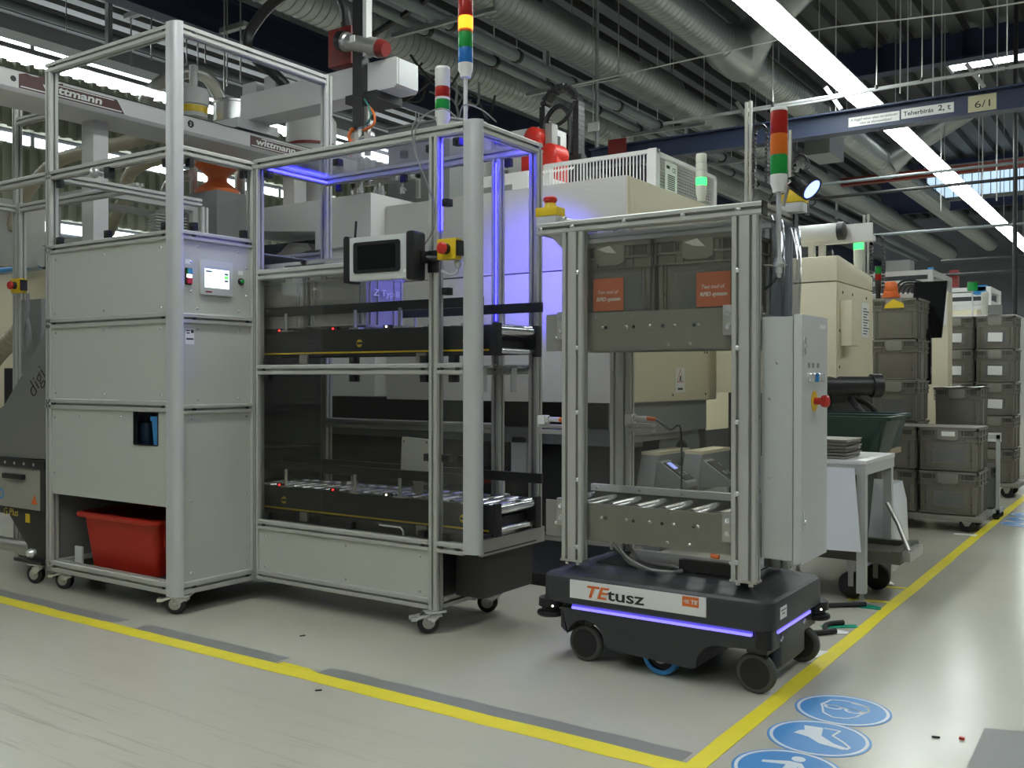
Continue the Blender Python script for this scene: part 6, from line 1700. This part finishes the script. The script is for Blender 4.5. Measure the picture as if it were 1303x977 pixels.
obj('beam_flange', MB().box(-7.70, -7.52, 0, 33, 4.325, 4.34).box(-7.70, -7.52, 0, 33, 4.70, 4.715), M_NAVY, nb)
obj('cable_tray', MB().box(-7.75, -7.50, 0, 33, 4.72, 4.725).box(-7.505, -7.50, 0, 33, 4.725, 4.80).box(-7.75, -7.745, 0, 33, 4.725, 4.80), M_TRAY, nb)
for y in (2, 7, 12, 17, 22, 27):
    obj('beam_hanger', MB().box(-7.64, -7.58, y, y + .08, 4.80, 6.298), M_TRAY, nb)
cbm = thing('crane_beam', 'slate blue crane beam with white load plates crossing the walkway', 'beam', (-2, 9.5, 3.4))
obj('beam_web', MB().box(-5.4, 4.0, 9.50, 9.53, 3.42, 3.60), M_NAVYB, cbm)
obj('beam_flange', MB().box(-5.4, 4.0, 9.44, 9.60, 3.405, 3.42), M_NAVYB, cbm)
obj('beam_flange', MB().box(-5.4, 4.0, 9.44, 9.60, 3.60, 3.615), M_NAVYB, cbm)
for x in (-5.38, .2, 2.5):
    obj('beam_hanger', MB().box(x, x + .02, 9.55, 9.60, 3.615, 6.298), M_TRAY, cbm)
yb_ = 9.498
p1_ = obj('notice_plate', MB().box(-2.565, -2.10, yb_ - .004, yb_, 3.455, 3.545), M_PAPER, cbm, 'white plate with small print')
text('notice_lettering', 'A függő teher alatt tartózkodni', .030, (-2.545, yb_ - .0045, 3.508), XP, ZP, M_INK, p1_, .15, depth=.0004, width=.43)
text('notice_lettering', 'tilos és életveszélyes!', .030, (-2.46, yb_ - .0045, 3.470), XP, ZP, M_INK, p1_, .15, depth=.0004, width=.29)
p2_ = obj('load_plate', MB().box(-2.085, -1.632, yb_ - .004, yb_, 3.462, 3.552), M_PAPER, cbm, 'white load plate')
text('load_lettering', 'Teherbírás', .056, (-2.065, yb_ - .0045, 3.488), XP, ZP, M_INK, p2_, depth=.0004, offset=.0008, width=.26)
text('load_lettering', '2, t', .072, (-1.765, yb_ - .0045, 3.492), XP, ZP, M_INK, p2_, depth=.0004, offset=.001, width=.105)
p3_ = obj('number_plate', MB().box(-1.514, -1.284, yb_ - .004, yb_, 3.422, 3.580), paint('cream_number_plate', (.62, .58, .36), .5), cbm, 'cream number plate')
text('number_lettering', '6/1', .088, (-1.464, yb_ - .0045, 3.468), XP, ZP, M_INK, p3_, depth=.0004, width=.125)
cd_ = thing('conduit_line', 'pale conduit pipe with clamps running above the crane beam', 'conduit', (-2, 9.5, 3.77))
obj('conduit', MB().cyl((-4.5, 9.48, 3.77), (4, 9.48, 3.79), .018, 10), M_LIGHTGREY, cd_)
obj('thin_conduit', MB().tube([(-3.5, 9.44, 3.745), (-2.9, 9.44, 3.735), (-2.4, 9.44, 3.75), (-1.4, 9.44, 3.765), (-.5, 9.44, 3.76), (3, 9.44, 3.77)], .010, 8, 4), M_LIGHTGREY, cd_)
for x in (-2.70, -1.45, -3.6):
    R = Matrix.Rotation(math.radians(58), 3, 'Y')
    obj('conduit_clamp', MB().cbox((x, 9.46, 3.748), (.28, .03, .035), R), M_STEEL, cd_)
for x in (-3.3, -2.3, -1.9, -1.2):
    obj('conduit_rod', MB().cyl((x, 9.47, 3.79), (x, 9.47, 6.298), .006, 6), M_STEEL, cd_)
    obj('rod_nut', MB().lathe((x, 9.47, 3.76), [(.016, 0), (.016, .05)], 8), M_DARK, cd_)
st_ = struct('trim_3', MB().box(-4.6, 9, 16.0, 16.05, 5.90, 6.34), M_NAVY)
obj('girder_flange', MB().box(-4.6, 9, 15.9, 16.15, 5.87, 5.90), M_NAVY, st_)
for x in (-3.9, -2.65, -1.4, 1):
    obj('girder_stiffener', MB().box(x, x + .02, 15.9, 16.0, 5.90, 6.3), M_NAVY, st_)
st_ = struct('trim_4', MB().box(-6, 9, 25.2, 25.3, 5.1, 6.3), M_NAVY)
st_ = struct('trim_5', MB().box(-6, 9, 20.0, 20.15, 4.95, 5.1), M_REDBEAM)
wn = struct('window_4', MB().add([(-3.1, 17.0, 6.29), (-1.0, 17.0, 6.29), (-1.0, 17.9, 6.29), (-3.1, 17.9, 6.29)], [(0, 1, 2, 3)]), E_WIN)
obj('window_frame', MB().box(-3.12, -3.08, 16.98, 17.92, 6.25, 6.31).box(-2.47, -2.43, 16.98, 17.92, 6.25, 6.31).box(-1.02, -.98, 16.98, 17.92, 6.25, 6.31), M_TRAY, wn)
bw = struct('window_5', MB().box(-4.9, 3, 25.0, 25.03, 5.36, 6.06), E_SKYP)
m = MB()
for i in range(40):
    m.box(-4.9 + i * .2, -4.88 + i * .2, 24.97, 25.0, 5.36, 6.06)
obj('panel_ribs', m, M_LIGHTGREY, bw, kind='stuff')
obj('window_frame', MB().box(-4.95, 3, 24.95, 25.06, 6.06, 6.14).box(-4.95, 3, 24.95, 25.06, 5.28, 5.36), M_TRAY, bw)
pf = thing('suspended_pipework', 'thin black and grey suspended pipe frame crossing under the far ducts', 'pipework', (-1.4, 12, 2.2))
for z, x0, r, mt, y in ((3.435, -3.6, .018, M_PIPE, 12.0), (3.265, -4.2, .020, M_BLACKM, 12.0), (2.757, -3.4, .018, M_PIPE, 12.0), (2.40, -2.2, .018, M_BLACKM, 12.05), (2.24, -2.3, .016, M_BLACKM, 12.05)):
    obj('cross_pipe', MB().cyl((x0, y, z), (3.0, y, z), r, 10), mt, pf)
for x in (-1.43, 2.4):
    obj('hanging_post', MB().cyl((x, 12.0, 1.72), (x, 12.0, 6.298), .024, 10), M_BLACKM, pf)
wr = thing('suspension_wire', 'thin white wire stretched in front of the ducts', 'wire', (-3, 9, 4.2))
obj('wire', MB().tube([(-5.4, 9.0, 4.20), (-3.2, 9.0, 4.25), (-2.6, 9.0, 4.27), (-1.0, 9, 4.16), (2, 9, 4.2)], .007, 6, 4), M_WHITE, wr)
obj('wire_rod', MB().cyl((-1.9, 9, 4.23), (-1.9, 9, 6.298), .006, 6), M_STEEL, wr)
for x, y, zb in ((-3.0, 10.6, 3.9), (-2.35, 11.0, 3.8), (-2.25, 10.2, 3.9), (-2.0, 10.5, 3.65), (-1.75, 13, 3.2), (-1.5, 13.5, 3.2), (-1.2, 14, 3.2), (-2.45, 13.4, 3.2), (-.9, 14.5, 3.2), (-2.2, 15, 3.4)):
    tag(obj('hanger_rod', MB().cyl((x, y, zb), (x, y, 6.298), .008, 6), M_LIGHTGREY), 'thin steel hanger rod hanging from the roof around the crane beam', 'rod', 'hanger rods around the crane beam')
tag(obj('vent_box', MB().box(-4.85, -4.45, 15.4, 16.2, 4.60, 4.98), M_DUCT), 'square galvanised vent box under the largest duct', 'vent')
tr2 = thing('cable_tray', 'galvanised cable tray run at the far left above the machines', 'cable tray', (-9.2, 10, 4.2))
obj('tray_side', MB().box(-9.0, -8.99, 0, 30, 4.30, 4.44), M_TRAY, tr2)
obj('tray_bottom', MB().box(-9.25, -9.0, 0, 30, 4.30, 4.31), M_TRAY, tr2)
for y in (3, 6, 9, 12, 16, 20):
    obj('tray_hanger', MB().box(-9.28, -9.22, y, y + .05, 4.31, 6.298), M_TRAY, tr2)
for x, z, lab in ((-10.2, 5.0, 'grey thin pipe over the far left tray'), (-10.9, 5.05, 'second grey thin pipe beside the left windows')):
    p = thing('overhead_pipe', lab, 'pipe', (x, 12, z))
    obj('pipe', MB().cyl((x, 0, z), (x, 30, z), .05, 12), M_PIPE, p)
    for y in (4, 8, 13, 19):
        obj('clamp_rod', MB().cyl((x, y, z), (x, y, 6.298), .008, 6), M_STEEL, p)
for k, (x0, x1, z) in enumerate(((-8.95, -8.45, 4.75), (-8.05, -7.72, 4.515), (-7.45, -7.1, 4.3))):
    s_ = thing('strut_channel', ['short steel strut channel with threaded rods, leftmost over the tower', 'short steel strut channel directly above the tower corner post', 'short strut channel with bolts above the tower glass'][k], 'strut', ((x0 + x1) / 2, 6, z))
    obj('channel', MB().box(x0, x1, 6.0, 6.06, z, z + .05), M_TRAY, s_)
    for x in (x0 + .08, x1 - .08):
        obj('threaded_rod', MB().cyl((x, 6.03, z - .5), (x, 6.03, 6.298), .008, 6), M_CHROME, s_)
tangle = thing('cable_tangle', 'tangle of dark cables hanging under the overhead pipes', 'cables', (-6.2, 8.5, 4.2))
rnd = random.Random(11)
for i in range(9):
    x, y = -7.2 + rnd.uniform(0, 1.2), 7.4 + rnd.uniform(0, 1.4)
    obj('cable', MB().tube([(x, y, 4.38), (x + rnd.uniform(-.2, .3), y + .1, 4.25), (x + rnd.uniform(-.1, .4), y + .3, 4.05), (x + rnd.uniform(0, .6), y + .3, 4.3)], .014, 6, 5), M_DARK if i % 3 else M_CABLE, tangle)
obj('cable_bundle', MB().tube([(-7.0, 7.2, 4.35), (-6.4, 7.1, 4.45), (-5.9, 7.0, 4.52), (-5.2, 6.8, 4.62), (-4.6, 6.6, 4.8)], .03, 8, 5), M_BLACK, tangle)
tag(obj('white_sensor_plate', MB().box(-5.16, -5.03, 9.0, 9.02, 3.68, 3.77), M_PAPER), 'small white square plate hanging under the pipes', 'plate')
tag(obj('red_warning_plate', MB().box(-5.12, -4.90, 9.38, 9.40, 3.44, 3.66), M_REDM), 'dark red plate at the end of the crane beam', 'plate')
tag(obj('plate_rod', MB().cyl((-5.10, 9.01, 3.77), (-5.10, 9.01, 6.298), .006, 6), M_STEEL), 'thin rod holding the small white square plate', 'rod')
m = MB()
rnd = random.Random(5)
dm = thing('pipe_clutter', 'dark tangle of pipes and valves on the far machine wall behind the frame', 'pipes', (-5, 14, 2.6))
for i in range(26):
    x, y, z = -7.0 + rnd.uniform(0, 1.9), 14.6 + rnd.uniform(0, 1.2), 2.5 + rnd.uniform(0, .6)
    if i % 2:
        obj('valve', MB().lathe((x, y, z), [(.05, 0), (.08, .03), (.08, .12), (.04, .16)], 10, (rnd.uniform(-1, 1), .3, rnd.uniform(-1, 1))), M_DARK, dm)
    else:
        obj('pipe_run', MB().tube([(x, y, z), (x + .4, y, z + rnd.uniform(-.1, .1)), (x + .7, y + .3, z - .15), (x + 1.1, y + .3, z - .1)], .04, 8, 4), M_DARK, dm)
obj('clutter_rack', MB().box(-7.2, -4.7, 16.0, 16.2, 0, 3.0), M_DARK, dm)
